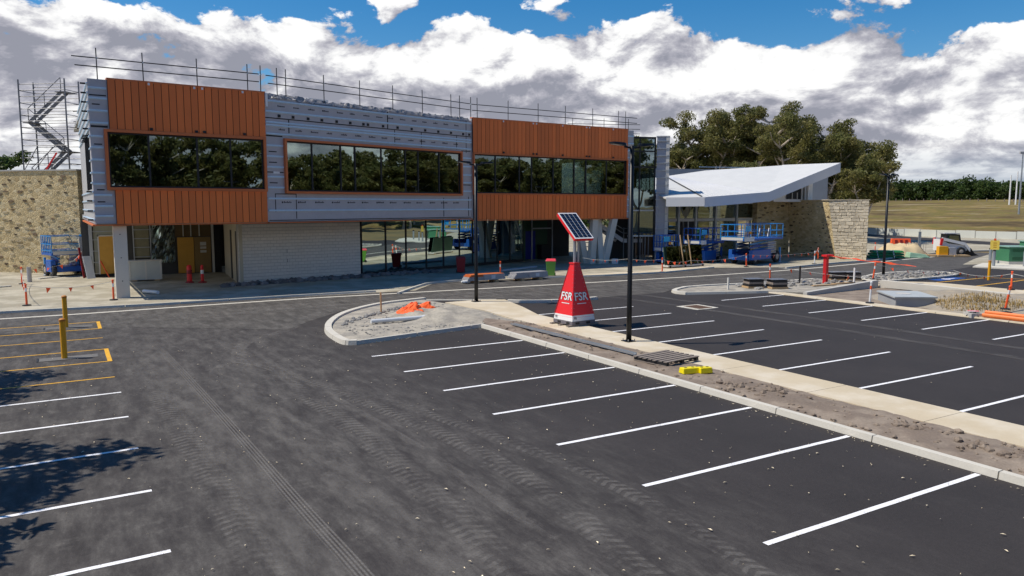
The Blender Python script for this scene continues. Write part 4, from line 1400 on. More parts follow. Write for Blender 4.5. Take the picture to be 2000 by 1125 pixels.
guardrail(0, -.6, 8.45, (.49, 2.58, 5.2, 7.84, 8.55), 'scaffold tube guard rail along the roof of the left orange section')
guardrail(1, .25, 16.4, (.97, 1.52, 4.1, 6.72, 9.36, 11.92, 14.58, 15.43), 'scaffold tube guard rail above the bare silver insulation')
guardrail(2, .02, 16.2, (.05, .6, 3.28, 6.04, 8.65, 11.44, 14.17, 14.96), 'scaffold tube guard rail along the roof of the right orange section')
r = empty('roof_guardrail', (42, 53, 10.5), 0, 'short guard rail on the roof of the glazed stair tower', 'guardrail', 'temporary guard rails on the roof edge')
for z in (11.9, 11.5, 11.1):
    MB().tube((38.5, 55.5, z), (44.6, 53.0, z), .025, n=6).build('rail', M_dark_steel, r)
for (x, y) in ((38.9, 55.3), (41.5, 54.2), (43.6, 53.4)):
    MB().tube((x, y, 10.3), (x, y, 12.4), .025, n=6).build('post', M_dark_steel, r)

# ------------------------------------------------------------------ low building with the folded white roof
lb = empty('low_building', (53, 50, 0), 0, label='single-storey building with a folded white wing roof and stone walls', cat='building')
rt_ = {'P1': (42.7, 47.3, 5.38), 'P2': (44.95, 45.2, 5.40), 'P3': (52.4, 45.2, 5.88), 'P4': (61.9, 45.2, 8.64), 'B4': (61.6, 51.5, 8.72), 'B3': (57.2, 57.5, 8.35), 'B2': (54.0, 60.0, 7.78), 'B1': (48.2, 60.0, 7.2)}


def roof_piece(name, keys, drop=0.0):
    pts = [Vector(rt_[k]) for k in keys]
    n = len(pts)
    vs_ = [tuple(p) for p in pts] + [(p.x, p.y, p.z - .12) for p in pts]
    fs_ = [tuple(range(n)), tuple(reversed(range(n, 2 * n)))] + [(i, n + i, n + (i + 1) % n, (i + 1) % n) for i in range(n)]
    return MB().add(vs_, fs_).build(name, M_roofw, lb)


rp = roof_piece('roof', ['P3', 'P4', 'B4'])
for ks in (['P3', 'B4', 'B3'], ['P3', 'B3', 'B2'], ['P2', 'P3', 'B2'], ['P1', 'P2', 'B2'], ['P1', 'B2', 'B1']):
    roof_piece('roof', ks)
# standing seams following the sheets
def lerp3(a, b, t): return tuple(a[i] + (b[i] - a[i]) * t for i in range(3))


for i in range(1, 15):
    t = i / 15
    a = lerp3(rt_['P2'], rt_['P3'], t * 1.0)
    b = lerp3(rt_['B2'], rt_['B2'], 0)
    p = lerp3(a, b, .96)
    MB().bar((a[0], a[1] + .1, a[2] + .015), (p[0], p[1], p[2] + .015), .05, .06).build('roof_seam', M_fascia, lb)
MB().bar((45.1, 45.7, 5.52), (53.6, 59.6, 7.80), .12, .03).build('valley_gutter', M_int_dark, lb)
for (x, y, z) in ((50.5, 51.0, 6.3), (55.8, 53.2, 7.25), (59.8, 50.8, 7.98)):
    MB().cbox((x, y, z), (.3, .2, .1), .3).build('roof_fixing', M_int_dark, lb)


def fascia(a, b, h, m, name='fascia'):
    A, B = Vector(rt_[a]), Vector(rt_[b])
    d = Vector((B.x - A.x, B.y - A.y, 0)).normalized(); n = Vector((d.y, -d.x, 0)) * .06
    up = Vector((0, 0, .04))
    dn = Vector((0, 0, -h))
    return MB().hexa([A + n + dn, B + n + dn, B + dn, A + dn, A + n + up, B + n + up, B + up, A + up]).build(name, m, lb)


fascia('P1', 'P2', .70, M_white); fascia('P2', 'P3', .76, M_fascia); fascia('P3', 'P4', .82, M_fascia)
fascia('P4', 'B4', .82, M_fascia)
# soffit
for ks in (['P1', 'P2', 'P3', 'B2'], ['P3', 'P4', 'B4', 'B3', 'B2']):
    pts = [Vector(rt_[k]) - Vector((0, 0, .70)) for k in ks]
    MB().add([tuple(p) for p in pts], [tuple(range(len(pts)))]).build('soffit', M_fascia, lb)
# grey rear roof block
MB().hexa([(52, 64, 5), (80, 60, 5), (80, 66, 5), (52, 70, 5), (52, 64, 8.75), (80, 60, 8.9), (80, 66, 8.9), (52, 70, 8.75)]).build('rear_roof', mat('grey_roof', (0.36, 0.38, 0.41), 0.6), lb)
for (x, w) in ((61, 6), (67.5, 7)):
    MB().bar((x, 62.3, 9.02), (x + w, 61.2, 9.05), .07, .07).build('safety_rail', M_batten, lb)
for x in (64, 66.5, 74):
    MB().cbox((x, 62.6, 9.0), (.3, .3, .35)).build('safety_rail_foot', M_int_dark, lb)
# glazing under the roof: posts, transom, panes, room behind
gx0, gy0, gx1, gy1 = 44.2, 50.4, 57.2, 50.0
posts_x = (44.3, 46.9, 48.9, 51.3, 53.9, 57.0)
for i, x in enumerate(posts_x):
    y = gy0 + (gy1 - gy0) * (x - gx0) / (gx1 - gx0)
    MB().box(x - .10, y - .12, 0, x + .10, y + .08, 4.75 + .05 * i).build('post', M_galv, lb)
    if i < len(posts_x) - 1:
        x2 = posts_x[i + 1]
        MB().box(x + .11, y - .08, 3.35, x2 - .11, y + .04, 3.6).build('transom', M_off, lb)
        MB().box(x + .11, y - .02, 3.62, x2 - .11, y, 4.9).build('pane', M_glass, lb)
        if i in (0, 2, 3):
            MB().box(x + .11, y - .02, 0.1, x2 - .11, y, 3.33).build('pane', M_glass, lb)
        xm = x + (x2 - x) * .66
        MB().box(xm - .05, y + .1, 0, xm + .05, y + .2, 4.8).build('stud', M_galv, lb)
MB().box(44.3, 56.5, 0, 60.2, 56.7, 6.3).build('inner_wall', M_int_dark, lb)
MB().box(47.3, 53.8, 0, 50.2, 53.9, 2.6).build('inner_board', mat('cardboard', (0.45, 0.24, 0.06), 0.8), lb)
for x in (46, 49.6, 51.9, 55):
    MB().box(x, 55, 0, x + .08, 55.1, 4.9).build('stud', M_galv, lb)
for (x, z) in ((45.2, 2.9), (46.0, 2.9), (45.5, 2.4)):
    MB().box(x, 54, z, x + .6, 54.05, z + .05).build('stud', M_white, lb)
# clerestory over the stone wall
MB().add([(55.6, 47.3, 5.1), (60.0, 47.3, 5.1), (60.0, 47.3, 6.85), (55.6, 47.3, 5.6)], [(0, 1, 2, 3)]).build('clerestory_wall', M_white, lb)
cl = MB().add([(57.2, 47.22, 5.35), (59.2, 47.22, 5.35), (59.2, 47.22, 6.4), (57.2, 47.22, 5.8)], [(0, 1, 2, 3)]).build('clerestory_window', M_black, lb)
for x in (57.9, 58.6):
    MB().box(x, 47.15, 5.36, x + .06, 47.2, 5.95).build('mullion', M_off, cl)
MB().box(59.8, 46.9, 5.0, 60.4, 47.25, 7.1).build('clerestory_post', M_white, lb)
MB().box(59.3, 46.9, 5.2, 59.45, 47.1, 6.7).build('clerestory_brace', M_galv, lb)


# ------------------------------------------------------------------ stone walls, stone by stone
def stone_mesh(seed, m, w, h, t):
    rr = random.Random(seed)
    pts = []
    n = 7
    for i in range(n):
        a = 2 * math.pi * i / n + rr.uniform(-.25, .25)
        pts.append((math.cos(a) * w / 2 * rr.uniform(.8, 1.1), math.sin(a) * h / 2 * rr.uniform(.75, 1.1)))
    vs_ = [(p[0], 0.03, p[1]) for p in pts] + [(p[0] * .86, -t * rr.uniform(.7, 1), p[1] * .82) for p in pts]
    fs_ = [tuple(range(n, 2 * n))] + [(i, (i + 1) % n, n + (i + 1) % n, n + i) for i in range(n)]
    return MB().add(vs_, fs_).mesh('stone', m)


def squared_stone(seed, m, w, h, t):
    rr = random.Random(seed)
    j = lambda s: rr.uniform(-s, s)
    b = [(-w / 2 + j(.06), .03, -h / 2 + j(.08)), (j(w * .2), .03, -h / 2 + j(.10)), (w / 2 + j(.06), .03, -h / 2 + j(.08)), (w / 2 + j(.06), .03, h / 2 + j(.08)), (j(w * .2), .03, h / 2 + j(.10)), (-w / 2 + j(.06), .03, h / 2 + j(.08))]
    f = [(p[0] * .93, -t * rr.uniform(.4, 1.2), p[2] * .86) for p in b]
    fs_ = [tuple(range(6, 12))] + [(i, (i + 1) % 6, 6 + (i + 1) % 6, 6 + i) for i in range(6)]
    return MB().add(b + f, fs_).mesh('stone', m)


dark_st = [stone_mesh(i, M_stone_b, .50, .26, .035) for i in range(6)]
tan_st = [stone_mesh(i + 20, M_stone_a, .55, .28, .03) for i in range(6)]
cream_st = [squared_stone(i + 40, M_stone_c, 1.0, 1.0, .035) for i in range(8)]


def rubble_face(parent, a, b, at, bt, h, ndark, ntan, seed):
    """scatter stones over the face a-b (left to right as seen)"""
    rr = random.Random(seed)
    A, B, At, Bt = Vector(a), Vector(b), Vector(at), Vector(bt)
    d = (B - A); L = d.length; d /= L
    n = Vector((d.y, -d.x))
    rz = math.atan2(d.y, d.x)
    taken = []
    for i in range(ndark + ntan):
        for _ in range(30):
            s, z = rr.uniform(.3, L - .3), rr.uniform(.25, h - .25)
            if all(abs(s - q[0]) > .42 or abs(z - q[1]) > .24 for q in taken): break
        else: continue
        taken.append((s, z))
        me = rr.choice(dark_st if i < ndark else tan_st)
        k = rr.uniform(.35, 1.15)
        t_ = z / h
        p = A.lerp(At, t_).lerp(B.lerp(Bt, t_), s / L) + n * .006
        place('stone', me, parent, (p.x, p.y, z), (0, rr.uniform(-.15, .15), rz), (k, 1, k * rr.uniform(.6, 1.0)))


sl_ = empty('stone_wall', (-4, 62, 0), 0, label='tall tan rubble stone wall at the left edge behind the blue lift', cat='wall')
swa, swb = (-12.0, 72.7), (0.95, 60.3)
wdir = (Vector(swb) - Vector(swa)).normalized(); wn_ = Vector((wdir.y, -wdir.x))
MB().prism([swa, swb, (swb[0] - wn_.x * .6, swb[1] - wn_.y * .6), (swa[0] - wn_.x * .6, swa[1] - wn_.y * .6)], 0, 7.15).build('wall', M_stonewall, sl_)
rubble_face(sl_, swa, swb, swa, swb, 7.1, 150, 140, 5)
MB().prism([(swa[0] + wn_.x * .06, swa[1] + wn_.y * .06), (swb[0] + wn_.x * .06, swb[1] + wn_.y * .06), (swb[0] - wn_.x * .66, swb[1] - wn_.y * .66), (swa[0] - wn_.x * .66, swa[1] - wn_.y * .66)], 7.155, 7.25).build('coping', M_conc, sl_)

sr = empty('stone_wall', (60, 44, 0), 0, label='cream stone wall with a sloping corner under the white wing roof', cat='wall')
c0, c1, c2, c3 = (59.15, 43.2), (61.1, 41.3), (59.9, 50.2), (55.9, 49.6)
HS = 5.23
# battered corner: the wall narrows towards the top
cor_b, cor_t = Vector((59.15, 43.2)), Vector((58.55, 43.75))
MB().add([(60.1, 49.0, 0), (cor_b.x, cor_b.y, 0), (60.1, 40.85, 0), (61.5, 42.2, 0), (61.6, 49.2, 0), (59.7, 49.0, HS), (cor_t.x, cor_t.y, HS), (60.1, 40.9, HS), (61.5, 42.2, HS), (61.6, 49.2, HS)],
         [(0, 1, 6, 5), (1, 2, 7, 6), (2, 3, 8, 7), (3, 4, 9, 8), (4, 0, 5, 9), (5, 6, 7, 8, 9)]).build('wall', M_stonewall, sr)
MB().prism([(56.0, 49.5), (60.0, 49.05), (60.2, 49.6), (56.0, 50.1)], 0, HS).build('wall', M_stonewall, sr)
rubble_face(sr, (60.1, 49.0), (59.15, 43.2), (59.7, 49.0), (58.55, 43.75), HS, 60, 60, 9)
rubble_face(sr, (56.0, 49.5), (60.0, 49.05), (56.0, 49.5), (60.0, 49.05), HS, 22, 24, 10)
# squared courses on the sunlit end face
z = 0.02
q = 0
A0_, A1_ = Vector((59.15, 43.2)), Vector((60.1, 40.85))
while z < HS - .1:
    h = rnd.uniform(.17, .34)
    h = min(h, HS - z)
    t = z / HS
    aL = A0_.lerp(cor_t, t); aR = A1_
    d = aR - aL; L = d.length; d /= L; n = Vector((d.y, -d.x))
    s = 0
    while s < L - .02:
        w = min(rnd.uniform(.22, .70), L - s)
        if L - s - w < .15: w = L - s
        p = aL + d * (s + w / 2) + n * .015
        place('stone', cream_st[q % 8], sr, (p.x, p.y, z + h / 2 + rnd.uniform(-.02, .02)), (0, rnd.uniform(-.06, .06), math.atan2(d.y, d.x)), (w * 1.0, 1, h * rnd.uniform(.92, 1.04)))
        q += 1
        s += w
    z += h
MB().prism([(58.45, 43.7), (60.1, 40.75), (61.55, 42.2), (61.7, 49.3), (59.6, 49.1)], HS + .004, HS + .05).build('coping', M_stone_c, sr)

# ------------------------------------------------------------------ scaffold stair tower behind the left wall
M_scaf = mat('scaffold_steel', (0.16, 0.165, 0.18), 0.5, 0.5, 0.15)
sc = empty('scaffold_tower', (-0.4, 63.0, 0), R(-38), label='grey scaffold stair tower rising behind the left stone wall', cat='scaffold')
sc_t = lambda a, b: MB().tube(a, b, .026, n=6)
W_, D_, HT = 3.5, 1.4, 13.1
for x in (-W_ / 2, W_ / 2):
    for y in (-D_ / 2, D_ / 2):
        MB().tube((x, y, 0), (x, y, HT + .35), .05, n=6).build('standard', M_scaf, sc, local=True)
for i in range(22):
    z = 4.3 + i * .42
    for y in (-D_ / 2, D_ / 2):
        sc_t((-W_ / 2, y, z), (W_ / 2, y, z)).build('ledger', M_scaf, sc, local=True)
    if i % 2 == 0:
        for x in (-W_ / 2, W_ / 2):
            sc_t((x, -D_ / 2, z), (x, D_ / 2, z)).build('transom', M_scaf, sc, local=True)
for k in range(4):
    z0 = 4.4 + 2.05 * k
    s = 1 if k % 2 else -1
    for y in (-.45, .15):
        MB().bar((s * -1.3, y, z0), (s * 1.3, y, z0 + 2.05), .05, .22).build('stringer', M_scaf, sc, local=True)
    for y in (-.5,):
        sc_t((s * -1.3, y, z0 + .95), (s * 1.3, y, z0 + 3.0)).build('handrail', M_scaf, sc, local=True)
        for t in (0.0, .5, 1.0):
            x = s * (-1.3 + 2.6 * t); zz = z0 + 2.05 * t
            sc_t((x, y, zz), (x, y, zz + .95)).build('handrail_post', M_scaf, sc, local=True)
    MB().box(s * 1.3 - .4, -.6, z0 + 2.0, s * 1.3 + .4, .6, z0 + 2.06).build('landing', M_scaf, sc, local=True)
for (x0, x1) in ((-1.75, -.6), (.2, 1.5), (-1.0, .6)):
    sc_t((x0, -D_ / 2 - .05, 7.1), (x1, -D_ / 2 - .05, 8.8)).build('brace', M_scaf, sc, local=True)
MB().bar((-.3, -.9, 6.7), (1.0, -.9, 8.4), .08, .08).build('chute_brace', M_red_hi, sc, local=True)
for z in (9.9, 10.6, 11.3):
    sc_t((W_ / 2, 0, z), (W_ / 2 + 1.6, -.4, z)).build('tie', M_dark_steel, sc, local=True)


# ------------------------------------------------------------------ lamp posts
def lamp_post(loc, label, h=6.65):
    r = empty('lamp_post', (loc[0], loc[1], loc[2]), 0, label, 'lamp post', 'black lamp posts around the car park')
    MB().box(-.19, -.19, 0, .19, .19, .025).build('base_plate', M_dark_steel, r, local=True)
    for (x, y) in ((-.14, -.14), (.14, -.14), (.14, .14), (-.14, .14)):
        MB().tube((x, y, .02), (x, y, .09), .018, n=6).build('anchor_bolt', M_galv, r, local=True)
    MB().lathe((0, 0, 0.02), [(.095, 0), (.09, 1.2), (.085, 1.25), (.075, h)], 12).build('pole', M_dark_steel, r, local=True, smooth=True)
    for s in (-1, 1):
        m = MB()
        m.tube((0, 0, h - .06), (s * .32, 0, h - .02), .035, n=8)
        arm = m.build('arm', M_dark_steel, r, local=True)
        hd = MB()
        prof = [(.26, .05, .06), (.36, .13, .075), (.62, .16, .06), (.86, .13, .04), (.95, .06, .02)]
        vs_, fs_ = [], []
        for (x, w, t) in prof:
            z = h + .02 + (x - .26) * .10
            vs_ += [(s * x, -w, z - .02), (s * x, w, z - .02), (s * x, w * .7, z + t), (s * x, -w * .7, z + t)]
        for i in range(len(prof) - 1):
            for q in range(4):
                fs_.append((i * 4 + q, i * 4 + (q + 1) % 4, i * 4 + 4 + (q + 1) % 4, i * 4 + 4 + q))
        fs_ += [(0, 1, 2, 3), tuple(len(vs_) - 4 + q for q in (3, 2, 1, 0))]
        head = hd.add(vs_, fs_).build('lamp_head', M_dark_steel, r, local=True)
        MB().hexa([(s * .5, -.10, h + .012), (s * .85, -.09, h + .042), (s * .85, .09, h + .042), (s * .5, .10, h + .012), (s * .5, -.10, h + .02), (s * .85, -.09, h + .05), (s * .85, .09, h + .05), (s * .5, .10, h + .02)]).build('lens', M_off, head, local=True)
    return r


lamp_post((16.6, 20.12, 0.10), 'black lamp post on the footpath to the right of the red solar tower')
lamp_post((17.14, 32.4, 0.10), 'black lamp post at the far end of the footpath near the building')
lamp_post((47.4, 30.9, 0.09), 'black lamp post on the kerbed island right of the stone wall')

# ------------------------------------------------------------------ red solar tower
tx, ty = 17.22, 24.26
va = math.atan2(ty, tx)
stw = empty('solar_tower', (tx, ty, 0.10), va + R(-50), label='red pyramid solar tower lettered FSR standing on a pallet', cat='solar tower')
hb, ht_, z0, z1 = .555, .125, .34, 2.40      # half sizes
def pyr(m, a, b, za, zb): return m.hexa([(-a, -a, za), (a, -a, za), (a, a, za), (-a, a, za), (-b, -b, zb), (b, -b, zb), (b, b, zb), (-b, b, zb)])


pyr(MB(), hb, ht_, z0, z1).build('red_shell', M_red_hi, stw, local=True)
for sx_ in (-1, 1):
    for sy_ in (-1, 1):
        MB().bar((sx_ * hb, sy_ * hb, z0 + .08), (sx_ * ht_, sy_ * ht_, z1), .03, .03).build('corner_trim', mat('trim_red', (0.55, 0.015, 0.02), 0.4), stw, local=True)
bl = MB()
for i in range(12):
    zz_ = z0 + .2 + i * .16
    a_ = hb + (ht_ - hb) * (zz_ - z0) / (z1 - z0)
    for q_ in (-a_ + .06, a_ - .06):
        bl.cbox((q_, -a_ - .002, zz_), (.02, .012, .02)); bl.cbox((-a_ - .002, q_, zz_), (.012, .02, .02))
bl.build('rivets', M_galv, stw, local=True, kind='stuff')
MB().box(-.16, -.16, 2.395, .16, .16, 2.44).build('collar', M_red_hi, stw, local=True)
pyr(MB(), .575, .543, .20, .42).build('white_band', M_white, stw, local=True)
pyr(MB(), .585, .585, .06, .195).build('plinth', mat('grey_plinth', (0.16, 0.15, 0.17), 0.6), stw, local=True)
for (x, y) in ((-.32, -.588), (.22, -.588)):
    MB().box(x - .1, y - .002, .08, x + .1, y + .02, .16).build('fork_slot', M_black, stw, local=True)
    MB().box(y - .002, x - .1, .08, y + .02, x + .1, .16).build('fork_slot', M_black, stw, local=True)
for i in range(-1, 2):
    MB().box(-.78, i * .52 - .06, 0.0, .78, i * .52 + .06, .055).build('timber_bearer', M_timber_grey, stw, local=True)
# lettering on the two visible faces
def lettering(txt, size, face, zc, m, off, extra):
    cu = bpy.data.curves.new('lettering', 'FONT')
    cu.body = txt
    cu.size = size
    cu.align_x = 'CENTER'; cu.align_y = 'CENTER'
    cu.extrude = 0.003
    cu.offset = extra
    cu.space_character = 1.02
    cu.materials.append(m)
    tmp = bpy.data.objects.new('lettering_curve', cu)
    me = bpy.data.meshes.new_from_object(tmp)
    bpy.data.objects.remove(tmp)
    o = bpy.data.objects.new('lettering', me)
    col.objects.link(o)
    o.parent = stw
    a = hb + (ht_ - hb) * (zc - z0) / (z1 - z0) + off
    tilt = math.atan2(hb - ht_, z1 - z0)
    if face == 'y':
        o.location = (0.0, -a, zc); o.rotation_euler = (math.pi / 2 - tilt, 0, 0)
    else:
        o.location = (-a, 0.0, zc)
        o.rotation_euler = (Matrix.Rotation(-math.pi / 2, 3, 'Z') @ Matrix.Rotation(math.pi / 2 - tilt, 3, 'X')).to_euler()
    return o


for face in ('y', 'x'):
    lettering('FSR', .44, face, 1.12, M_black, .004, .020)
    lettering('FSR', .44, face, 1.12, M_white, .010, .007)
    lettering('_____', .17, face, .93, M_white, .006, .012)
    lettering('F3', .12, face, .315, M_black, .022, .002).location[0 if face == 'y' else 1] += (-.42 if face == 'y' else .42)
MB().tube((0, 0, 2.3), (0, 0, 3.75), .065, n=12).build('mast', M_galv, stw, local=True)
MB().tube((.13, -.06, 2.3), (.13, -.06, 3.5), .045, n=10).build('mast', M_galv, stw, local=True)
# panel, tilted towards the lower right
Rv = Vector((math.sin(va), -math.cos(va), 0)); Dv = Vector((math.cos(va), math.sin(va), 0)); Zv = Vector((0, 0, 1))
lo = (Rv * .70 - Dv * .94 - Zv * .97); sh = (Rv * .72 + Dv * .536)
nn = sh.cross(lo).normalized()
if nn.z < 0: nn = -nn
pc = Vector((tx, ty, 0.10)) + Vector((0, 0, 3.88)) + Rv * 0.02
pm_ = MB()
q = [pc - lo / 2 - sh / 2, pc - lo / 2 + sh / 2, pc + lo / 2 + sh / 2, pc + lo / 2 - sh / 2]
pm_.hexa([p - nn * .11 for p in q] + [p for p in q])
pan = pm_.build('solar_panel', M_red_hi, stw)
lu, su = lo.normalized(), sh.normalized()
i1 = [p + nn * .004 for p in q]
MB().hexa(i1 + [p + nn * .016 for p in q]).build('panel_frame', M_white, pan)
Ll, Ls = lo.length, sh.length
for i in range(9):
    for j in range(4):
        a0, a1 = -Ll / 2 + .05 + (Ll - .10) * i / 9 + .010, -Ll / 2 + .05 + (Ll - .10) * (i + 1) / 9 - .010
        b0, b1 = -Ls / 2 + .04 + (Ls - .08) * j / 4 + .010, -Ls / 2 + .04 + (Ls - .08) * (j + 1) / 4 - .010
        c = [pc + lu * a + su * b + nn * .018 for (a, b) in ((a0, b0), (a1, b0), (a1, b1), (a0, b1))]
        MB().hexa(c + [p + nn * .006 for p in c]).build('solar_cell', M_cell, pan)

# ------------------------------------------------------------------ bins
def wheelie_bin(loc, rz, body, lid, label):
    r = empty('wheelie_bin', loc, rz, label, 'bin', 'wheelie bins by the building')
    r.scale = (1.15, 1.15, 1.08)
    MB().hexa([(-.22, -.24, .06), (.22, -.24, .06), (.22, .24, .06), (-.22, .24, .06), (-.29, -.33, .95), (.29, -.33, .95), (.29, .33, .95), (-.29, .33, .95)]).build('body', body, r, local=True, bevel=.02)
    MB().hexa([(-.31, -.36, .955), (.31, -.36, .955), (.31, .37, .955), (-.31, .37, .955), (-.27, -.31, 1.04), (.27, -.31, 1.04), (.27, .34, 1.08), (-.27, .34, 1.08)]).build('lid', lid, r, local=True, bevel=.015)
    MB().tube((-.28, .40, .92), (.28, .40, .92), .02, n=8).build('handle', body, r, local=True)
    for s in (-1, 1):
        MB().lathe((s * .24 - .03, .25, .10), [(.10, 0), (.10, .06)], 12, 'X').build('wheel', M_tyre, r, local=True)
    return r


wheelie_bin((28.2, 42.5, .01), R(-35), M_bin_green, M_bin_red, 'green wheelie bin with a red lid beside the road')
wheelie_bin((24.1, 47.9, .01), R(-25), M_red_dark, M_red_dark, 'dark red wheelie bin in the shade before the shopfront')

# ------------------------------------------------------------------ bollards
def delineator(loc, label, lean=(0, 0), white=False, h=1.05):
    r = empty('delineator_post', loc, rnd.uniform(0, 6), label, 'delineator post', 'orange delineator posts')
    a = M_white if white else M_orange_hi
    tx_, ty_ = lean
    MB().lathe((0, 0, 0), [(.20, 0), (.19, .04), (.07, .06)], 10).build('base', M_black, r, local=True)
    P = lambda t: (tx_ * t, ty_ * t, .05 + (h - .05) * t)
    MB().tube(P(0), P(.62), .05, .045, 10).build('post', a, r, local=True)
    MB().tube(P(.62), P(.80), .047, .046, 10).build('reflective_band', M_white if not white else M_orange_hi, r, local=True)
    MB().tube(P(.80), P(.93), .045, .045, 10).build('post_top', a, r, local=True)
    MB().lathe((P(.93)[0], P(.93)[1], P(.93)[2]), [(.06, 0), (.06, .05), (.03, .07)], 10).build('cap', a, r, local=True)
    return r


for (p, lb_, ln, wh) in (
        ((-1.75, 42.6, .01), 'orange delineator post left of the white corner column, nearest the left kerb', (0, 0), False),
        ((-2.4, 54.6, .01), 'orange delineator post standing before the left stone wall', (0, 0), False),
        ((1.95, 42.9, .01), 'orange delineator post at the foot of the white corner column', (0, 0), False),
        ((25.0, 43.8, .01), 'orange delineator post behind the wrapped panel packs', (0, 0), False),
        ((36.7, 40.9, .02), 'orange delineator post between the lamp post and the glass rack', (0, 0), False),
        ((34.9, 42.3, .02), 'leaning white delineator post right of the raking columns', (-.12, .1), True),
        ((45.6, 41.2, .02), 'orange delineator post in front of the wheel of the blue lift', (.05, 0), False),
        ((51.6, 39.6, .10), 'white delineator post on the kerb right of the blue lift', (0, 0), True),
        ((57.0, 43.4, .02), 'orange delineator post close to the cream stone wall', (0, 0), False),
        ((37.9, 32.3, .10), 'orange delineator post leaning on the right-hand island kerb', (.12, -.08), False),
        ((44.2, 29.5, .10), 'orange delineator post left of the island lamp post', (.14, 0), False),
        ((33.4, 22.4, .07), 'white and orange delineator post beside the concrete pit lid', (.03, 0), True),
        ((45.4, 21.9, .08), 'orange delineator post between the right-hand yellow bays', (0, 0), False),
        ((34.9, 17.0, .3), 'orange delineator post leaning by the orange conduits', (.16, -.04), False),
        ((70.5, 47.0, .02), 'pale orange delineator post beside the red water barrier', (0, 0), False),
        ((93.0, 52.0, .02), 'red delineator post far off before the dark access road', (0, 0), False)):
    delineator(p, lb_, ln, wh)


def yellow_bollard(loc, label):
    r = empty('bollard', loc, 0, label, 'bollard', 'yellow steel bollards')
    MB().lathe((0, 0, 0), [(.085, 0), (.085, 1.18)], 14).build('post', M_yellow, r, local=True, smooth=False)
    MB().lathe((0, 0, 1.18), [(.095, 0), (.095, .06), (.06, .09)], 14).build('cap', mat('rusty_yellow', (0.55, 0.20, 0.02), 0.6), r, local=True)
    return r


yellow_bollard((-.22, 27.2, 0), 'yellow bollard in the nearer pad of the left yellow bays')
yellow_bollard((-.16, 34.15, 0), 'yellow bollard in the farther pad of the left yellow bays')
yellow_bollard((50.95, 25.95, 0), 'yellow bollard in the right-hand yellow bays')
for (x, y) in ((-.15, 27.2), (-.1, 34.15)):
    o = MB().sheet([(x - .75, y - .28), (x + .85, y - .25), (x + .85, y + .3), (x - .75, y + .27)], .011).build('bollard_pad', mat('pad_patch', (0.15, 0.145, 0.14), 0.9, 0, 0.25, 4), car_park)
    MB().sheet([(x - .82, y - .30), (x - .76, y - .30), (x - .76, y + .32), (x - .82, y + .32)], .012).build('pad_joint', M_black, car_park)

# ------------------------------------------------------------------ flag bunting
flag_me = MB().add([(-.07, 0, 0), (.07, 0, 0), (.0, .01, -.19)], [(0, 1, 2)]).mesh('flag', M_orange_hi)


def bunting(pts, label, sag=.12, step=.9):
    r = empty('flag_bunting', (pts[0][0], pts[0][1], pts[0][2]), 0, label, 'bunting', 'lines of orange flag bunting')
    for a, b in zip(pts[:-1], pts[1:]):
        A, B = Vector(a), Vector(b)
        L = (B - A).length
        n = max(4, int(L / step))
        prev = A
        mb = MB()
        for i in range(1, n + 1):
            t = i / n
            p = A.lerp(B, t); p.z -= sag * 4 * t * (1 - t) * min(1, L / 5)
            mb.tube(prev, p, .012, n=4)
            if i < n:
                place('flag', flag_me, r, p, (rnd.uniform(-.5, .5), rnd.uniform(-.4, .4), rnd.uniform(-.9, .5)), (rnd.uniform(1.0, 1.5),) * 3)
            prev = p
        mb.build('rope', M_off, r)
    return r


bunting([(-2.4, 54.6, .95), (-1.75, 42.6, .95)], 'sagging orange bunting between the two leftmost posts', .5, 1.6)
bunting([(-1.75, 42.6, .95), (1.95, 42.9, .95)], 'orange bunting low over the pale ground left of the white column', .25, .8)
bunting([(-2.4, 54.6, .95), (.4, 56.8, 1.2), (1.0, 58.0, 1.9)], 'orange bunting before the left blue lift', .3, 1.0)
bunting([(33.0, 45.5, .9), (34.8, 42.4, .95), (36.7, 40.9, .95), (41.0, 42.5, .6), (45.6, 41.2, .95)], 'orange bunting in front of the glass rack', .2, .8)
bunting([(45.6, 41.2, .95), (51.6, 39.6, 1.05), (57.0, 43.4, 1.1)], 'orange bunting in front of the large blue lift', .12, .62)
bunting([(38.0, 32.2, 1.0), (40.5, 27.3, .55)], 'orange bunting across the rubble island', .1, 1.0)
bunting([(44.3, 29.4, 1.05), (50.4, 27.9, .5), (45.4, 21.9, .98)], 'orange bunting around the right-hand yellow bays', .25, 1.1)
bunting([(45.4, 21.9, .98), (44, 15, .9)], 'orange bunting leaving the picture at the right edge', .2, 1.0)

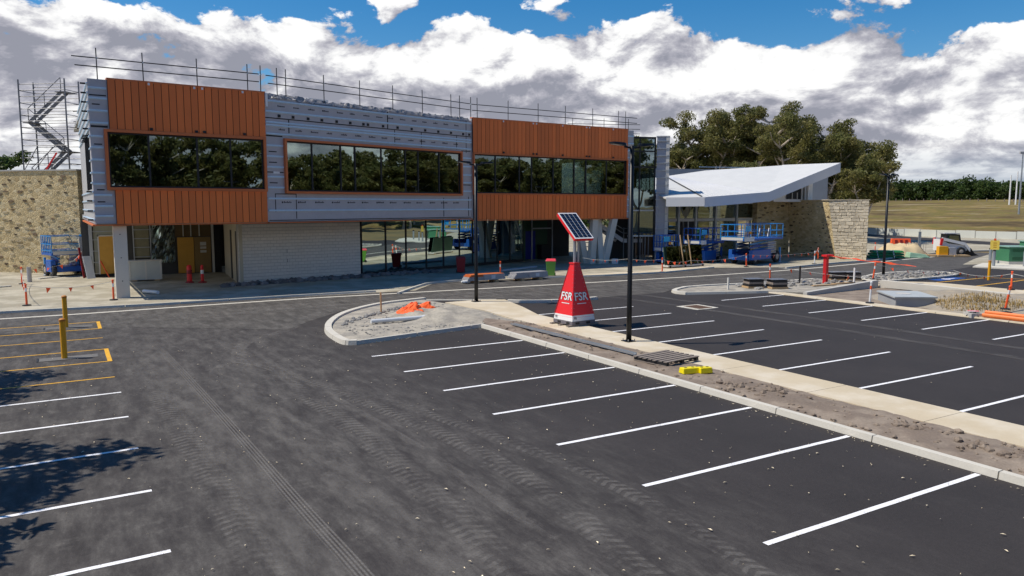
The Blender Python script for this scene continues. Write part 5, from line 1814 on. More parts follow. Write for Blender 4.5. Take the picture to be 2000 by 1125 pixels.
# ------------------------------------------------------------------ scissor lifts
def scissor_lift(loc, rz, label, L=4.2, W=1.9, deck=2.1, wheel=.42, ext=1.2, name='scissor_lift', light=True):
    r = empty(name, loc, rz, label, 'scissor lift', 'blue scissor lifts')
    blue = M_blue
    rail_m = M_blue_l if light else M_blue
    MB().box(-L / 2, -W / 2 + .32, wheel * .7, L / 2, W / 2 - .32, wheel * 1.55).build('chassis', blue, r, local=True, bevel=.02)
    for s in (-1, 1):
        MB().box(-L / 2 + .05, s * (W / 2 - .14) - .16, wheel * .75, L * .12, s * (W / 2 - .14) + .16, wheel * .75 + .80).build('side_tray', blue, r, local=True, bevel=.03)
        for x in (-L * .36, L * .36):
            wl = MB().lathe((x, s * (W / 2 - .16) - .13, wheel), [(wheel * .55, 0), (wheel * .92, .01), (wheel, .05), (wheel, .21), (wheel * .92, .25), (wheel * .55, .26)], 18, 'Y').build('wheel', M_tyre, r, local=True)
            MB().lathe((x, s * (W / 2 - .16) - .145, wheel), [(wheel * .30, 0), (wheel * .55, .02), (wheel * .55, .27), (wheel * .30, .29)], 14, 'Y').build('rim', M_rim, wl, local=True)
    zc = wheel * 1.55
    n = 4
    for i in range(n):
        za, zb = zc + .03 + (deck - zc - .25) * i / n, zc + .03 + (deck - zc - .25) * (i + 1) / n
        for s in (-1, 1):
            y = s * (W * .28)
            MB().bar((-L * .40, y, za), (L * .40, y, zb), .06, .13).build('scissor_arm', rail_m if i % 2 else blue, r, local=True)
            MB().bar((L * .40, y - s * .08, za), (-L * .40, y - s * .08, zb), .06, .13).build('scissor_arm', M_galv if i % 2 else blue, r, local=True)
    for k in range(6):
        MB().box(L * .02, -W / 2 + .02, wheel * 1.7 + k * .17, L * .30, -W / 2 + .05, wheel * 1.7 + k * .17 + .09).build('louvre', M_wrap, r, local=True)
    MB().box(-L / 2 - ext, -W / 2, deck - .16, L / 2 + .1, W / 2, deck).build('platform', blue, r, local=True)
    MB().box(-L / 2 - ext + .03, -W / 2 - .012, deck - .20, -L / 2 + .3, -W / 2 - .002, deck + .14).build('warning_plate', M_white, r, local=True)
    MB().box(-L / 2 - ext - .012, -W / 2 + .1, deck - .12, -L / 2 - ext - .002, W / 2 - .1, deck + .14).build('warning_plate', M_off, r, local=True)
    x0, x1 = -L / 2 - ext, L / 2 + .1
    nposts = 6
    for s in (-1, 1):
        for i in range(nposts + 1):
            x = x0 + (x1 - x0) * i / nposts
            MB().box(x - .025, s * (W / 2 - .03) - .025, deck, x + .025, s * (W / 2 - .03) + .025, deck + 1.12).build('guard_post', rail_m, r, local=True)
        for z in (deck + .15, deck + .58, deck + 1.12):
            MB().box(x0, s * (W / 2 - .03) - .024, z - .025, x1, s * (W / 2 - .03) + .024, z + .025).build('guard_rail', rail_m, r, local=True)
    for x in (x0, x1):
        for z in (deck + .15, deck + .58, deck + 1.12):
            MB().box(x - .026, -W / 2, z - .026, x + .026, W / 2, z + .026).build('guard_rail', rail_m, r, local=True)
    MB().box(x0 + .15, -W / 2 - .08, deck + .62, x0 + .85, -W / 2 - .03, deck + 1.02).build('control_panel', mat('sky_panel', (0.05, 0.45, 0.80), 0.4), r, local=True)
    MB().box(x0 + .80, -W / 2 - .08, deck + .35, x0 + 1.05, -W / 2 - .03, deck + .58).build('manual_box', mat('amber', (0.75, 0.30, 0.03), 0.5), r, local=True)
    for s in (0, 1):
        MB().bar((x0 + 2.2 + s * 1.5, -W / 2 - .02, deck + .1), (x0 + 2.4 + s * 1.5, -W / 2 - .02, deck + .8), .05, .05).build('gate_strut', M_white, r, local=True)
    for s in (-1, 1):
        MB().box(L / 2 - .25, s * (W / 2 - .1) - .06, .1, L / 2 - .1, s * (W / 2 - .1) + .06, 1.25).build('outrigger', rail_m, r, local=True)
        MB().lathe((L / 2 - .175, s * (W / 2 - .1), .0), [(.16, .02), (.14, .08), (.05, .12)], 10).build('outrigger_foot', M_galv, r, local=True)
    for k in range(5):
        MB().cbox((-L * .15 + k * .3, -W / 2 + .22, wheel * 1.8 + .1 * (k % 2)), (.16, .12, .22)).build('valve_block', M_black if k % 2 else M_galv, r, local=True)
    return r


scissor_lift((49.4, 43.7, .01), R(13), 'large blue scissor lift with raised rails in front of the low building', 5.0, 2.1, 2.12, .50, 1.3)
scissor_lift((46.6, 46.6, .01), R(13), 'dark blue scissor lift standing behind the large blue lift', 3.0, 1.6, 1.75, .30, .6, light=False)
scissor_lift((43.0, 47.4, .01), R(10), 'small blue scissor lift half hidden behind the glass rack', 1.8, .9, 1.2, .2, .3, light=False)
scissor_lift((-.1, 59.9, .01), R(108), 'blue scissor lift parked end-on against the left stone wall', 1.7, 2.2, 1.6, .42, .15)

# ------------------------------------------------------------------ glass rack
gr = empty('glass_rack', (41.4, 43.6, .01), R(2), label='large dark glass sheets strapped upright on a trolley rack', cat='glass rack')
MB().box(-2.0, -.28, .08, 1.9, .40, .20).build('skid', M_off, gr, local=True)
for x in (-1.9, -.6, 1.5):
    MB().box(x, -.30, .0, x + .25, .42, .075).build('bearer', M_timber, gr, local=True)
for i, (x0, x1, h, y) in enumerate(((-2.0, -.2, 1.66, -.20), (-.9, .45, 1.58, -.12), (.0, 1.95, 1.70, -.04))):
    MB().hexa([(x0, y - .012, .21), (x1, y - .012, .21), (x1, y + .012, .21), (x0, y + .012, .21), (x0, y + .20, h), (x1, y + .20, h), (x1, y + .224, h), (x0, y + .224, h)]).build('glass_sheet', M_glass_rack, gr, local=True)
MB().hexa([(-1.95, .12, .21), (1.9, .12, .21), (1.9, .18, .21), (-1.95, .18, .21), (-1.95, .34, 1.6), (1.9, .34, 1.6), (1.9, .40, 1.6), (-1.95, .40, 1.6)]).build('back_board', M_int_green, gr, local=True)
for x in (-.55, .30):
    MB().bar((x + .12, -.34, .15), (x, .02, 2.5), .09, .07).build('timber_strut', M_timber, gr, local=True)
for x in (-1.8, -.2, 1.7):
    MB().lathe((x, -.32, .09), [(.09, 0), (.09, .05)], 10, 'Y').build('caster', M_black, gr, local=True)

# ------------------------------------------------------------------ packs of cladding on bearers
def panel_pack(loc, rz, label, orange=False):
    r = empty('panel_pack', loc, rz, label, 'panel pack', 'packs of cladding panels lying by the forecourt')
    for x in (-1.1, .7):
        MB().box(x * .8, -.5, 0, x * .8 + .24, .4, .15).build('timber_bearer', M_timber, r, local=True)
    for i in range(5):
        MB().box(-1.40 + .05 * i + rnd.uniform(-.04, .04), -.36 + rnd.uniform(-.02, .02), .155 + i * .075, 1.38 - .03 * i, .36, .155 + i * .075 + .066).build('panel', M_orange_trim if (orange and i in (3, 4)) else M_wrap, r, local=True)
    MB().hexa([(-.2, -.395, .16), (1.30, -.395, .16), (1.30, -.385, .16), (-.2, -.385, .16), (-.3, -.395, .52), (1.28, -.395, .50), (1.28, -.385, .50), (-.3, -.385, .52)]).build('wrap', M_wrap, r, local=True)
    MB().box(.3, -.402, .22, .6, -.397, .44).build('delivery_note', M_fascia, r, local=True)
    if orange:
        for k in range(3):
            v_, f_ = rough_lump(.16, k, 1.4, 1, .6)
            MB().add([(p[0] - 1.6 + .12 * k, p[1] - .2, p[2] + .12) for p in v_], f_).build('crumpled_film', M_plastic, r, local=True)
    return r


panel_pack((22.4, 41.3, .01), R(4), 'open pack of grey and orange panels on bearers left of the far lamp post', True)
panel_pack((25.6, 41.2, .01), R(6), 'grey wrapped pack of cladding panels right of the far lamp post')

# ------------------------------------------------------------------ things on the planting strip and island
pl_ = empty('pallet', (15.4, 16.9, .13), R(8), label='weathered timber pallet lying on the planting strip', cat='pallet')
for i in range(7):
    MB().box(-.75 + rnd.uniform(-.03, .03), -.62 + i * .19, .11, .78, -.62 + i * .19 + .12, .135).build('slat', M_timber_grey, pl_, local=True)
for x in (-.72, -.02, .64):
    MB().box(x, -.62, .025, x + .1, .64, .108).build('bearer', M_black, pl_, local=True)
    MB().box(x - .02, -.62, 0, x + .12, .64, .022).build('slat', M_timber_grey, pl_, local=True)
for (p, s, lb_) in (((14.8, 15.3, .12), .72, 'larger bright yellow plastic fence block on the planting strip'), ((15.2, 15.12, .12), .55, 'smaller bright yellow plastic fence block behind the larger one')):
    r = empty('fence_block', p, R(-12), lb_, 'fence block', 'yellow fence blocks')
    MB().hexa([(-.36 * s, -.14, 0), (.36 * s, -.14, 0), (.36 * s, .14, 0), (-.36 * s, .14, 0), (-.34 * s, -.11, .16), (.34 * s, -.11, .16), (.34 * s, .11, .16), (-.34 * s, .11, .16)]).build('body', M_bright_yellow, r, local=True, bevel=.02)
    for x in (-.16, .16):
        MB().lathe((x * s, 0, .155), [(.045, 0), (.045, .008)], 10).build('socket', M_black, r, local=True)
        MB().box(.362 * s, x * .4 - .03, .03, .366 * s, x * .4 + .03, .1).build('socket', M_black, r, local=True)
ch = empty('steel_channel', (14.95, 21.5, .17), 0, label='long galvanised steel channel lying along the soil strip', cat='steel section')
MB().bar((14.80, 25.0, .17), (15.02, 17.9, .17), .14, .012).build('web', M_galv, ch)
for o_ in (-.07, .07):
    MB().bar((14.80 + o_, 25.0, .20), (15.02 + o_, 17.9, .20), .012, .06).build('flange', M_galv, ch)
pp = empty('drain_pipe', (11.4, 28.2, .12), 0, label='white plastic drain pipe lying on the kerbed island', cat='pipe')
MB().tube((10.25, 28.3, .20), (12.55, 28.2, .21), .085, n=16).build('pipe', M_plastic, pp, smooth=False)
MB().tube((12.45, 28.204, .21), (12.75, 28.19, .21), .10, n=16).build('socket', M_plastic, pp)
vs_, fs_ = [], []
n = 26
for j in range(n + 1):
    for i in range(n + 1):
        u, v = i / n * 2 - 1, j / n * 2 - 1
        rr_ = math.hypot(u, v)
        k = mnoise.fractal(Vector((u * 2.6, v * 2.6, 9)), 1.0, 2.0, 3)
        z = max(.0, (1 - rr_ ** 2)) * (.34 + .28 * k) + .05 * abs(mnoise.noise(Vector((u * 7, v * 7, 1))))
        vs_.append((12.9 + u * 1.05 + .15 * k, 29.9 + v * .85 + .35 * u, .24 + z * .85 if rr_ < .98 + .12 * k else .06))
for j in range(n):
    for i in range(n):
        a = j * (n + 1) + i
        fs_.append((a, a + 1, a + n + 2, a + n + 1))
MB().add(vs_, fs_).build('barrier_mesh', M_mesh, label='crumpled heap of orange barrier mesh on the kerbed island', cat='barrier mesh')
stk = MB().hexa([(11.72, 31.1, .05), (11.78, 31.1, .05), (11.78, 31.16, .05), (11.72, 31.16, .05), (11.71, 31.1, 1.0), (11.77, 31.1, 1.0), (11.77, 31.16, 1.0), (11.71, 31.16, 1.0)]).build('survey_stake', M_timber, label='thin survey stake standing on the kerbed island', cat='stake')

# right island: red post with a roll of red tape, paver stacks, stakes
rp_ = empty('red_post', (39.5, 29.5, .09), 0, label='dark red post carrying a long red plastic sheet', cat='post')
MB().box(-.11, -.11, 0, .11, .11, 1.62).build('post', mat('post_red', (0.55, 0.015, 0.02), 0.45), rp_, local=True)
MB().box(-.2, -.18, 1.62, .5, .18, 1.72).build('head', M_red_hi, rp_, local=True)
vs_, fs_ = [], []
for i in range(25):
    t = i / 24
    for j in range(4):
        nz = mnoise.noise(Vector((t * 8, j * 1.1, 5)))
        vs_.append((39.6 + t * 4.6 + .05 * nz, 29.3 - t * 2.5 + (j / 3 - .5) * (.5 - .25 * t), 1.70 - t * .62 + .09 * nz + .05 * math.sin(j)))
for i in range(24):
    for j in range(3):
        a = i * 4 + j
        fs_.append((a, a + 4, a + 5, a + 1))
MB().add(vs_, fs_).build('red_sheet', M_orange_hi, rp_)
for (p, lb_) in (((33.7, 29.9, .1), 'stack of dark pavers at the tip of the right-hand island, left one'), ((34.6, 29.0, .1), 'stack of dark pavers at the tip of the right-hand island, right one'),
                 ((41.6, 30.4, .1), 'stack of dark pavers right of the red post, left one'), ((42.5, 29.9, .1), 'stack of dark pavers right of the red post, right one')):
    r = empty('paver_stack', p, R(-20), lb_, 'paver stack', 'stacks of dark pavers')
    MB().box(-.5, -.4, 0, .5, .4, .1).build('pallet', M_timber, r, local=True)
    for i in range(3):
        MB().box(-.46 + .02 * i, -.38, .105 + i * .13, .46, .38 - .02 * i, .105 + i * .13 + .12).build('paver_layer', M_black if i != 1 else M_timber_grey, r, local=True, bevel=.01)
    MB().box(-.48, -.40, .51, .48, .40, .53).build('wrap_sheet', mat('grey_film', (0.2, 0.21, 0.24), 0.3), r, local=True)
for (x, y, h, m, lb_) in ((38.3, 30.4, 1.1, M_black, 'thin dark stake among the rubble left of the red post'), (41.7, 29.1, .95, M_white, 'thin white stake right of the red post'), (31.8, 30.0, .75, M_off, 'short pale stake near the tip of the right-hand island')):
    MB().hexa([(x - .04, y - .04, 0), (x + .04, y - .04, 0), (x + .04, y + .04, 0), (x - .04, y + .04, 0), (x - .03, y - .04, h), (x + .05, y - .04, h), (x + .05, y + .04, h), (x - .03, y + .04, h)]).build('survey_stake', m, label=lb_, cat='stake')
for (a, b, lb_) in (((37.2, 28.6), (39.0, 28.4), 'timber plank lying left of the red post'), ((39.1, 28.7), (41.0, 28.6), 'timber plank lying at the foot of the red post')):
    MB().bar((*a, .14), (*b, .14), .18, .05).build('timber_plank', M_timber, label=lb_, cat='plank')
# concrete pit lid, conduits, round sign
pit = empty('concrete_pit', (34.6, 21.8, 0), 0, label='square concrete pit with a pale lid beside the right-hand bays', cat='pit')
MB().hexa([(33.75, 21.3, -.3), (35.3, 20.3, -.3), (36.9, 22.2, -.3), (35.4, 23.3, -.3), (33.75, 21.3, .40), (35.3, 20.3, .40), (36.9, 22.2, .40), (35.4, 23.3, .40)]).build('chamber', mat('damp_concrete', (0.34, 0.35, 0.36), 0.8), pit)
MB().hexa([(33.65, 21.3, .405), (35.3, 20.2, .405), (37.0, 22.2, .405), (35.4, 23.4, .405), (33.65, 21.3, .47), (35.3, 20.2, .47), (37.0, 22.2, .47), (35.4, 23.4, .47)]).build('lid', mat('pale_lid', (0.40, 0.43, 0.44), 0.75, 0, 0.2, 2), pit)
MB().lathe((35.3, 21.9, .472), [(.35, 0), (.35, .012)], 16).build('access_cover', M_conc, pit)
for k in range(14):
    v_, f_ = rough_lump(rnd.uniform(.08, .2), k + 3, 1, 1, .8)
    MB().add([(p[0] + 36.6 + rnd.uniform(-.4, .5), p[1] + 20.6 + rnd.uniform(-.3, .5), p[2] + .12) for p in v_], f_).build('rubble_lump', M_black if k % 2 else M_stone_lump, pit)
for i, (dx, dz, lb_) in enumerate(((0, .16, 'lower orange conduit lying by the right-hand bays'), (.20, .26, 'upper orange conduit lying by the right-hand bays'))):
    MB().tube((33.3 + dx, 17.1, dz), (33.5 + dx, 9.0, dz), .085, n=10).build('conduit', mat('conduit_orange', (0.85, 0.22, 0.05), 0.45), label=lb_, cat='conduit')
rs = empty('road_sign', (33.4, 17.55, .0), R(60), label='round red and white sign lying on a tangle of white straps', cat='sign')
MB().lathe((0, 0, .26), [(.24, 0), (.24, .012)], 20).build('disc', M_white, rs, local=True)
ring = MB()
for i in range(20):
    a, b = 2 * math.pi * i / 20, 2 * math.pi * (i + 1) / 20
    ring.add([(math.cos(a) * .23, math.sin(a) * .23, .275), (math.cos(b) * .23, math.sin(b) * .23, .275), (math.cos(b) * .17, math.sin(b) * .17, .275), (math.cos(a) * .17, math.sin(a) * .17, .275)], [(0, 1, 2, 3)])
ring.build('red_ring', M_red_hi, rs, local=True)
MB().bar((-.15, -.12, .277), (.15, .12, .277), .07, .004).build('red_bar', M_red_hi, rs, local=True)
for k in range(8):
    a = k * .8
    MB().bar((math.cos(a) * .1, math.sin(a) * .1, .22), (math.cos(a) * .36, math.sin(a) * .3, .06), .03, .03).build('strap', M_white if k % 2 else M_black, rs, local=True)
MB().box(-.3, -.25, .0, .3, .25, .2).build('block', M_conc, rs, local=True)

# ------------------------------------------------------------------ left entrance clutter
cr = empty('crate', (4.3, 53.3, .01), R(-3), label='pale grey crate standing beside the white corner column', cat='crate')
MB().box(-.95, -.55, .08, .95, .55, 1.25).build('body', mat('crate_grey', (0.50, 0.54, 0.53), 0.6, 0, 0.12, 2), cr, local=True)
for x in (-.95, -.03, .83):
    MB().box(x, -.57, .08, x + .10, -.552, 1.25).build('batten', M_off, cr, local=True)
MB().box(-1.0, -.6, 1.252, 1.0, .6, 1.29).build('lid', M_off, cr, local=True)
for x in (-.8, .5):
    MB().box(x, -.55, 0, x + .3, .55, .078).build('foot', M_timber, cr, local=True)
for (x, y, h, lb_) in ((6.5, 50.2, 1.05, 'larger red traffic post in the shaded entrance, left one'), (7.2, 49.9, 1.05, 'red and white traffic post in the shaded entrance, right one')):
    r = empty('traffic_post', (x, y, .01), 0, lb_, 'traffic post', 'red posts in the entrance')
    k = .16 if x < 7 else .10
    MB().lathe((0, 0, 0), [(.26, 0), (.25, .06), (k, .10)], 12).build('base', M_red_dark, r, local=True)
    MB().lathe((0, 0, .1), [(k, 0), (k * .9, h - .12), (k * .5, h - .05)], 12).build('post', M_red_hi, r, local=True)
    MB().lathe((0, 0, .55), [(k * 1.02, 0), (k * 1.0, .24)], 12).build('reflective_band', M_white if x > 7 else M_red_dark, r, local=True)
MB().tube((3.55, 45.6, .11), (4.15, 44.5, .11), .10, n=12).build('pipe_offcut', M_plastic, label='short pale pipe offcut lying near the white corner column', cat='pipe')
MB().tube((-2.05, 55.8, .01), (-2.05, 55.8, .95), .13, n=12).build('pipe_stub', M_wrap, label='upright grey pipe stub beside the leftmost stone wall post', cat='pipe')
for (p0, p1, w, m, lb_) in (((1.0, 57.6, 0), (.86, 58.0, 2.7), .22, M_off, 'pale board leaning against the left stone wall end'), ((1.35, 56.4, 0), (1.15, 57.0, 1.45), .5, M_plastic, 'white plastic sheet leaning beside the ply door'), ((.95, 57.0, .0), (.75, 57.5, 2.0), .12, M_red_dark, 'dark red prop leaning beside the left blue lift'),
                           ((2.4, 56.6, .0), (1.95, 57.1, 1.1), .06, M_orange_hi, 'thin orange stake leaning before the ply door')):
    MB().bar(p0, p1, w, .05).build('leaning_board', m, label=lb_, cat='board')
for i, (a, b, lb_) in enumerate((((-4.2, 52.5), (-2.9, 53.2), 'pale timber offcut on the ground at the left edge'), ((-1.6, 57.6), (-.5, 58.6), 'white offcut on the ground before the left lift'))):
    MB().bar((*a, .05), (*b, .05), .16, .06).build('timber_offcut', M_off, label=lb_, cat='offcut')
pg_ = MB().tube((26.9, 46.9, .1), (30.9, 48.6, .1), .09, n=10).build('wrapped_pipe', M_wrap, label='long grey pipe lying in the shade before the shopfront', cat='pipe')
MB().cbox((38.75, 48.9, .22), (.4, .36, .42), .2).build('white_pail', M_white, label='small white box at the foot of the raking columns', cat='box')
# kiosk, bollards and sign at the right
kx, ky = 66.5, 31.3
kk = empty('green_kiosk', (kx, ky, .1), R(-33), label='green steel substation kiosk on a concrete pad at the right edge', cat='kiosk')
MB().box(-1.7, -.9, .22, .2, .9, 1.35).build('low_cabinet', M_green, kk, local=True)
MB().box(.2, -1.0, .22, 3.2, 1.0, 1.75).build('tall_cabinet', M_green, kk, local=True)
MB().box(-1.8, -1.0, 1.355, .19, 1.0, 1.42).build('roof', mat('kiosk_roof', (0.25, 0.42, 0.34), 0.5), kk, local=True)
MB().box(.12, -1.1, 1.755, 3.3, 1.1, 1.82).build('roof', MATS['kiosk_roof'], kk, local=True)
MB().box(-1.75, -1.0, 0, 3.25, 1.0, .215).build('plinth', M_conc, kk, local=True)
for z in (.35, 1.0):
    for q_ in range(4):
        MB().box(-1.45, -.915, z + q_ * .06, -.15, -.902, z + q_ * .06 + .045).build('vent_slat', M_green_d, kk, local=True)
for x in (.75, 1.7, 2.6):
    MB().box(x, -1.012, .3, x + .03, -1.002, 1.7).build('door_seam', M_green_d, kk, local=True)
for i, (x, y, lb_) in enumerate(((62.0, 31.3, 'grey steel bollard at the left corner of the kiosk pad, with the yellow sign'), (64.6, 32.9, 'grey steel bollard at the rear of the kiosk pad'), (63.7, 29.9, 'grey steel bollard before the middle of the kiosk'), (65.8, 28.0, 'grey steel bollard at the right edge before the kiosk'))):
    r = empty('grey_bollard', (x, y, .10), 0, lb_, 'bollard', 'grey bollards around the kiosk')
    MB().lathe((0, 0, 0), [(.11, 0), (.11, 1.15)], 12).build('post', mat('bollard_grey', (0.30, 0.33, 0.36), 0.5, 0.3), r, local=True)
    MB().lathe((0, 0, 1.15), [(.115, 0), (.115, .06), (.07, .1)], 12).build('cap', M_dark_steel, r, local=True)
sg = empty('warning_sign', (62.0, 31.3, 1.36), R(-60), label='yellow warning sign fixed on the leftmost grey bollard', cat='sign')
MB().box(-.3, -.02, 0, .3, .02, .72).build('board', mat('sign_yellow', (0.85, 0.62, 0.10), 0.5), sg, local=True)
for z in (.16, .32, .48):
    MB().box(-.1, -.026, z, .12, -.021, z + .07).build('print', mat('sign_brown', (0.55, 0.30, 0.03), 0.6), sg, local=True)
MB().box(-.08, -.03, .72, .08, .03, .86).build('lamp', M_orange_hi, sg, local=True)

# ------------------------------------------------------------------ skid-steer loader
ldr = empty('skid_steer_loader', (73.3, 41.0, .01), R(-38), label='white skid-steer loader with a dark cab behind the timber pallets', cat='loader')
MB().add([(-1.3, -.75, .45), (1.1, -.75, .45), (1.25, -.75, .8), (.9, -.75, 1.0), (-.5, -.75, 1.15), (-1.3, -.75, 1.55), (-1.3, .75, .45), (1.1, .75, .45), (1.25, .75, .8), (.9, .75, 1.0), (-.5, .75, 1.15), (-1.3, .75, 1.55)],
         [(0, 1, 2, 3, 4, 5), (11, 10, 9, 8, 7, 6)] + [(i, (i + 1) % 6, 6 + (i + 1) % 6, 6 + i) for i in range(6)]).build('body', M_white, ldr, local=True)
cab = MB().add([(-.75, -.62, 1.0), (.72, -.62, .95), (.52, -.62, 2.02), (-.7, -.62, 2.05), (-.75, .62, 1.0), (.72, .62, .95), (.52, .62, 2.02), (-.7, .62, 2.05)],
               [(0, 1, 2, 3), (7, 6, 5, 4), (0, 4, 5, 1), (1, 5, 6, 2), (2, 6, 7, 3), (3, 7, 4, 0)]).build('cab', M_black, ldr, local=True)
MB().add([(.715, -.5, 1.02), (.715, .5, 1.02), (.545, .5, 1.93), (.545, -.5, 1.93)], [(0, 1, 2, 3)]).build('windscreen', M_glass_blue, cab, local=True)
for s in (-1, 1):
    MB().add([(-.6, s * .626, 1.2), (.5, s * .626, 1.2), (.38, s * .626, 1.9), (-.56, s * .626, 1.9)], [(0, 1, 2, 3)]).build('side_window', M_glass, cab, local=True)
    MB().bar((-1.2, s * .85, 1.62), (.9, s * .85, 1.12), .12, .26).build('lift_arm', M_white, ldr, local=True)
    MB().bar((.85, s * .85, 1.15), (1.45, s * .85, .45), .12, .22).build('lift_arm', M_white, ldr, local=True)
    MB().bar((-1.25, s * .85, 1.0), (-1.15, s * .85, 1.65), .14, .2).build('arm_pivot', M_red_hi, ldr, local=True)
    for x in (-.62, .58):
        wl = MB().lathe((x, s * .80 - .15, .41), [(.25, 0), (.38, .01), (.41, .05), (.41, .26), (.38, .3), (.25, .3)], 16, 'Y').build('wheel', M_tyre, ldr, local=True)
        MB().lathe((x, s * .80 - .17, .41), [(.1, 0), (.24, .03), (.24, .31), (.1, .34)], 12, 'Y').build('rim', M_rim, wl, local=True)
MB().add([(1.35, -.95, .08), (2.15, -.95, .05), (1.75, -.95, .25), (1.40, -.95, .75), (1.35, .95, .08), (2.15, .95, .05), (1.75, .95, .25), (1.40, .95, .75)],
         [(0, 1, 2, 3), (7, 6, 5, 4), (0, 4, 5, 1), (1, 5, 6, 2), (2, 6, 7, 3), (3, 7, 4, 0)]).build('bucket', M_dark_steel, ldr, local=True)
MB().box(-.85, -.62, 2.06, .5, .62, 2.13).build('cab_roof', M_wrap, ldr, local=True)
# pallets with yellow box, mesh frames, sand, barriers, green bundles
heap((68.8, 43.2, 0), 2.9, 2.2, 1.15, 2.2, 22, .35, .8).build('sand_heap', M_sand, smooth=True, label='heap of yellow sand left of the skid-steer loader', cat='sand', kind='stuff')
tp = empty('timber_pallets', (70.9, 40.2, .01), R(-38), label='flat timber pallets with a yellow box in front of the loader', cat='pallet')
for i in range(3):
    for q_ in range(3):
        MB().box(-2.2 + i * 1.45, -.55 + q_ * .4, .02, -.85 + i * 1.45, -.25 + q_ * .4, .16).build('slat', M_timber, tp, local=True)
MB().box(-.6, -.3, .165, .2, .35, .95).build('yellow_box', M_yellow, tp, local=True)
MB().box(.3, -.3, .165, .9, .3, .85).build('grey_box', M_wrap, tp, local=True)
mf = empty('mesh_fence', (69.3, 42.0, .01), R(-38), label='upright grey wire fence panels between the sand heap and loader', cat='fence panels')
for i in range(9):
    MB().tube((-.9 + i * .22, 0, 0), (-.9 + i * .22, 0, 1.25), .018, n=5).build('wire', M_galv, mf, local=True)
for z in (.2, 1.2):
    MB().tube((-.95, 0, z), (.95, 0, z), .02, n=5).build('wire', M_galv, mf, local=True)
MB().box(.15, -.05, 0, .38, .05, 2.3).build('channel', M_galv, mf, local=True)
wb = empty('water_barrier', (83.0, 52.2, .01), R(-38), label='red plastic water-filled barrier standing behind the sand heap', cat='barrier')
MB().hexa([(-1.1, -.3, 0), (1.1, -.3, 0), (1.1, .3, 0), (-1.1, .3, 0), (-1.05, -.14, .95), (1.05, -.14, .95), (1.05, .14, .95), (-1.05, .14, .95)]).build('body', M_orange_hi, wb, local=True, bevel=.05)
for x in (-.55, 0, .55):
    MB().box(x - .14, -.25, .42, x + .14, -.19, .8).build('recess', M_red_dark, wb, local=True)
for j, (h0, m_) in enumerate(((0, M_plastic_g), (.24, M_plastic_g), (.48, M_plastic_g))):
    r = empty('wrapped_bundle', (64.0 - .1 * j, 41.7, .05 + h0), R(-36), ('lowest', 'middle', 'topmost')[j] + ' green wrapped bundle in the pile beside the cream stone wall', 'bundle', 'green wrapped bundles')
    MB().hexa([(-1.5 + .2 * j, -.6, 0), (1.6, -.6, 0), (1.6, .5, 0), (-1.5 + .2 * j, .5, 0), (-1.45 + .2 * j, -.5, .21), (1.5, -.52, .19), (1.5, .45, .2), (-1.45 + .2 * j, .45, .21)]).build('bundle', m_, r, local=True, bevel=.04)
    for x in (-.8, .6):
        MB().box(x, -.61, -.002, x + .06, .51, .222).build('strap', M_white, r, local=True)
MB().box(-1.2, -.5, 0, .9, .5, .22)
r = empty('wrapped_bundle', (67.2, 40.6, .02), R(-34), 'pale green half-open bundle beside the pile of green bundles', 'bundle', 'green wrapped bundles')
MB().hexa([(-.9, -.5, 0), (1.0, -.5, 0), (1.0, .5, 0), (-.9, .5, 0), (-.8, -.4, .5), (.6, -.4, .3), (.6, .4, .3), (-.8, .4, .5)]).build('bundle', mat('pale_green', (0.35, 0.55, 0.38), 0.4, 0, 0.2, 4), r, local=True, bevel=.04)
MB().box(61.9, 43.6, 0, 63.4, 44.6, .9).build('wrapped_block', mat('block_grey', (0.38, 0.40, 0.40), 0.7), label='grey block behind the end of the cream stone wall', cat='block')

# far retaining wall: panel by panel
fw_ = empty('far_wall', (113, 66, 0), 0, label='long low pale block wall below the dry paddock', cat='wall')
wp = [(121, 100), (116.5, 84), (113.5, 74), (113, 66), (114, 58), (116, 48), (119, 36), (123, 22)]
wp = [(x + 1.0, y) for x, y in wp]
wps = resample(wp, 2.4)
M_farwall = mat('far_wall_concrete', (0.62, 0.64, 0.60), 0.85, 0, 0.08, 0.6, 0.06, 6)
for i in range(len(wps) - 1):
    a, b = Vector(wps[i]), Vector(wps[i + 1])
    d = (b - a).normalized()
    m = (a + b) / 2
    MB().cbox((m.x, m.y, .50), ((b - a).length - .10, .15, 1.12 + .1 * (i % 3 == 0)), math.atan2(d.y, d.x)).build('wall_panel', M_farwall, fw_)
    MB().cbox((a.x, a.y, .50), (.09, .2, 1.0), math.atan2(d.y, d.x)).build('wall_post', M_int_wall, fw_)
# timber fence along the top of the paddock
ff = empty('paddock_fence', (290, 110, 6), 0, label='thin post fence along the top of the dry paddock', cat='fence')
fme = MB().box(-.12, -.12, -.5, .12, .12, 1.1).mesh('fence_post', M_timber_grey)
for i in range(60):
    y = 40 + i * 3.2
    x = 262 + .18 * (y - 40)
    place('fence_post', fme, ff, (x, y, terrain_z(x, y)), (0, 0, rnd.random()), (1, 1, rnd.uniform(.7, 1.1)))
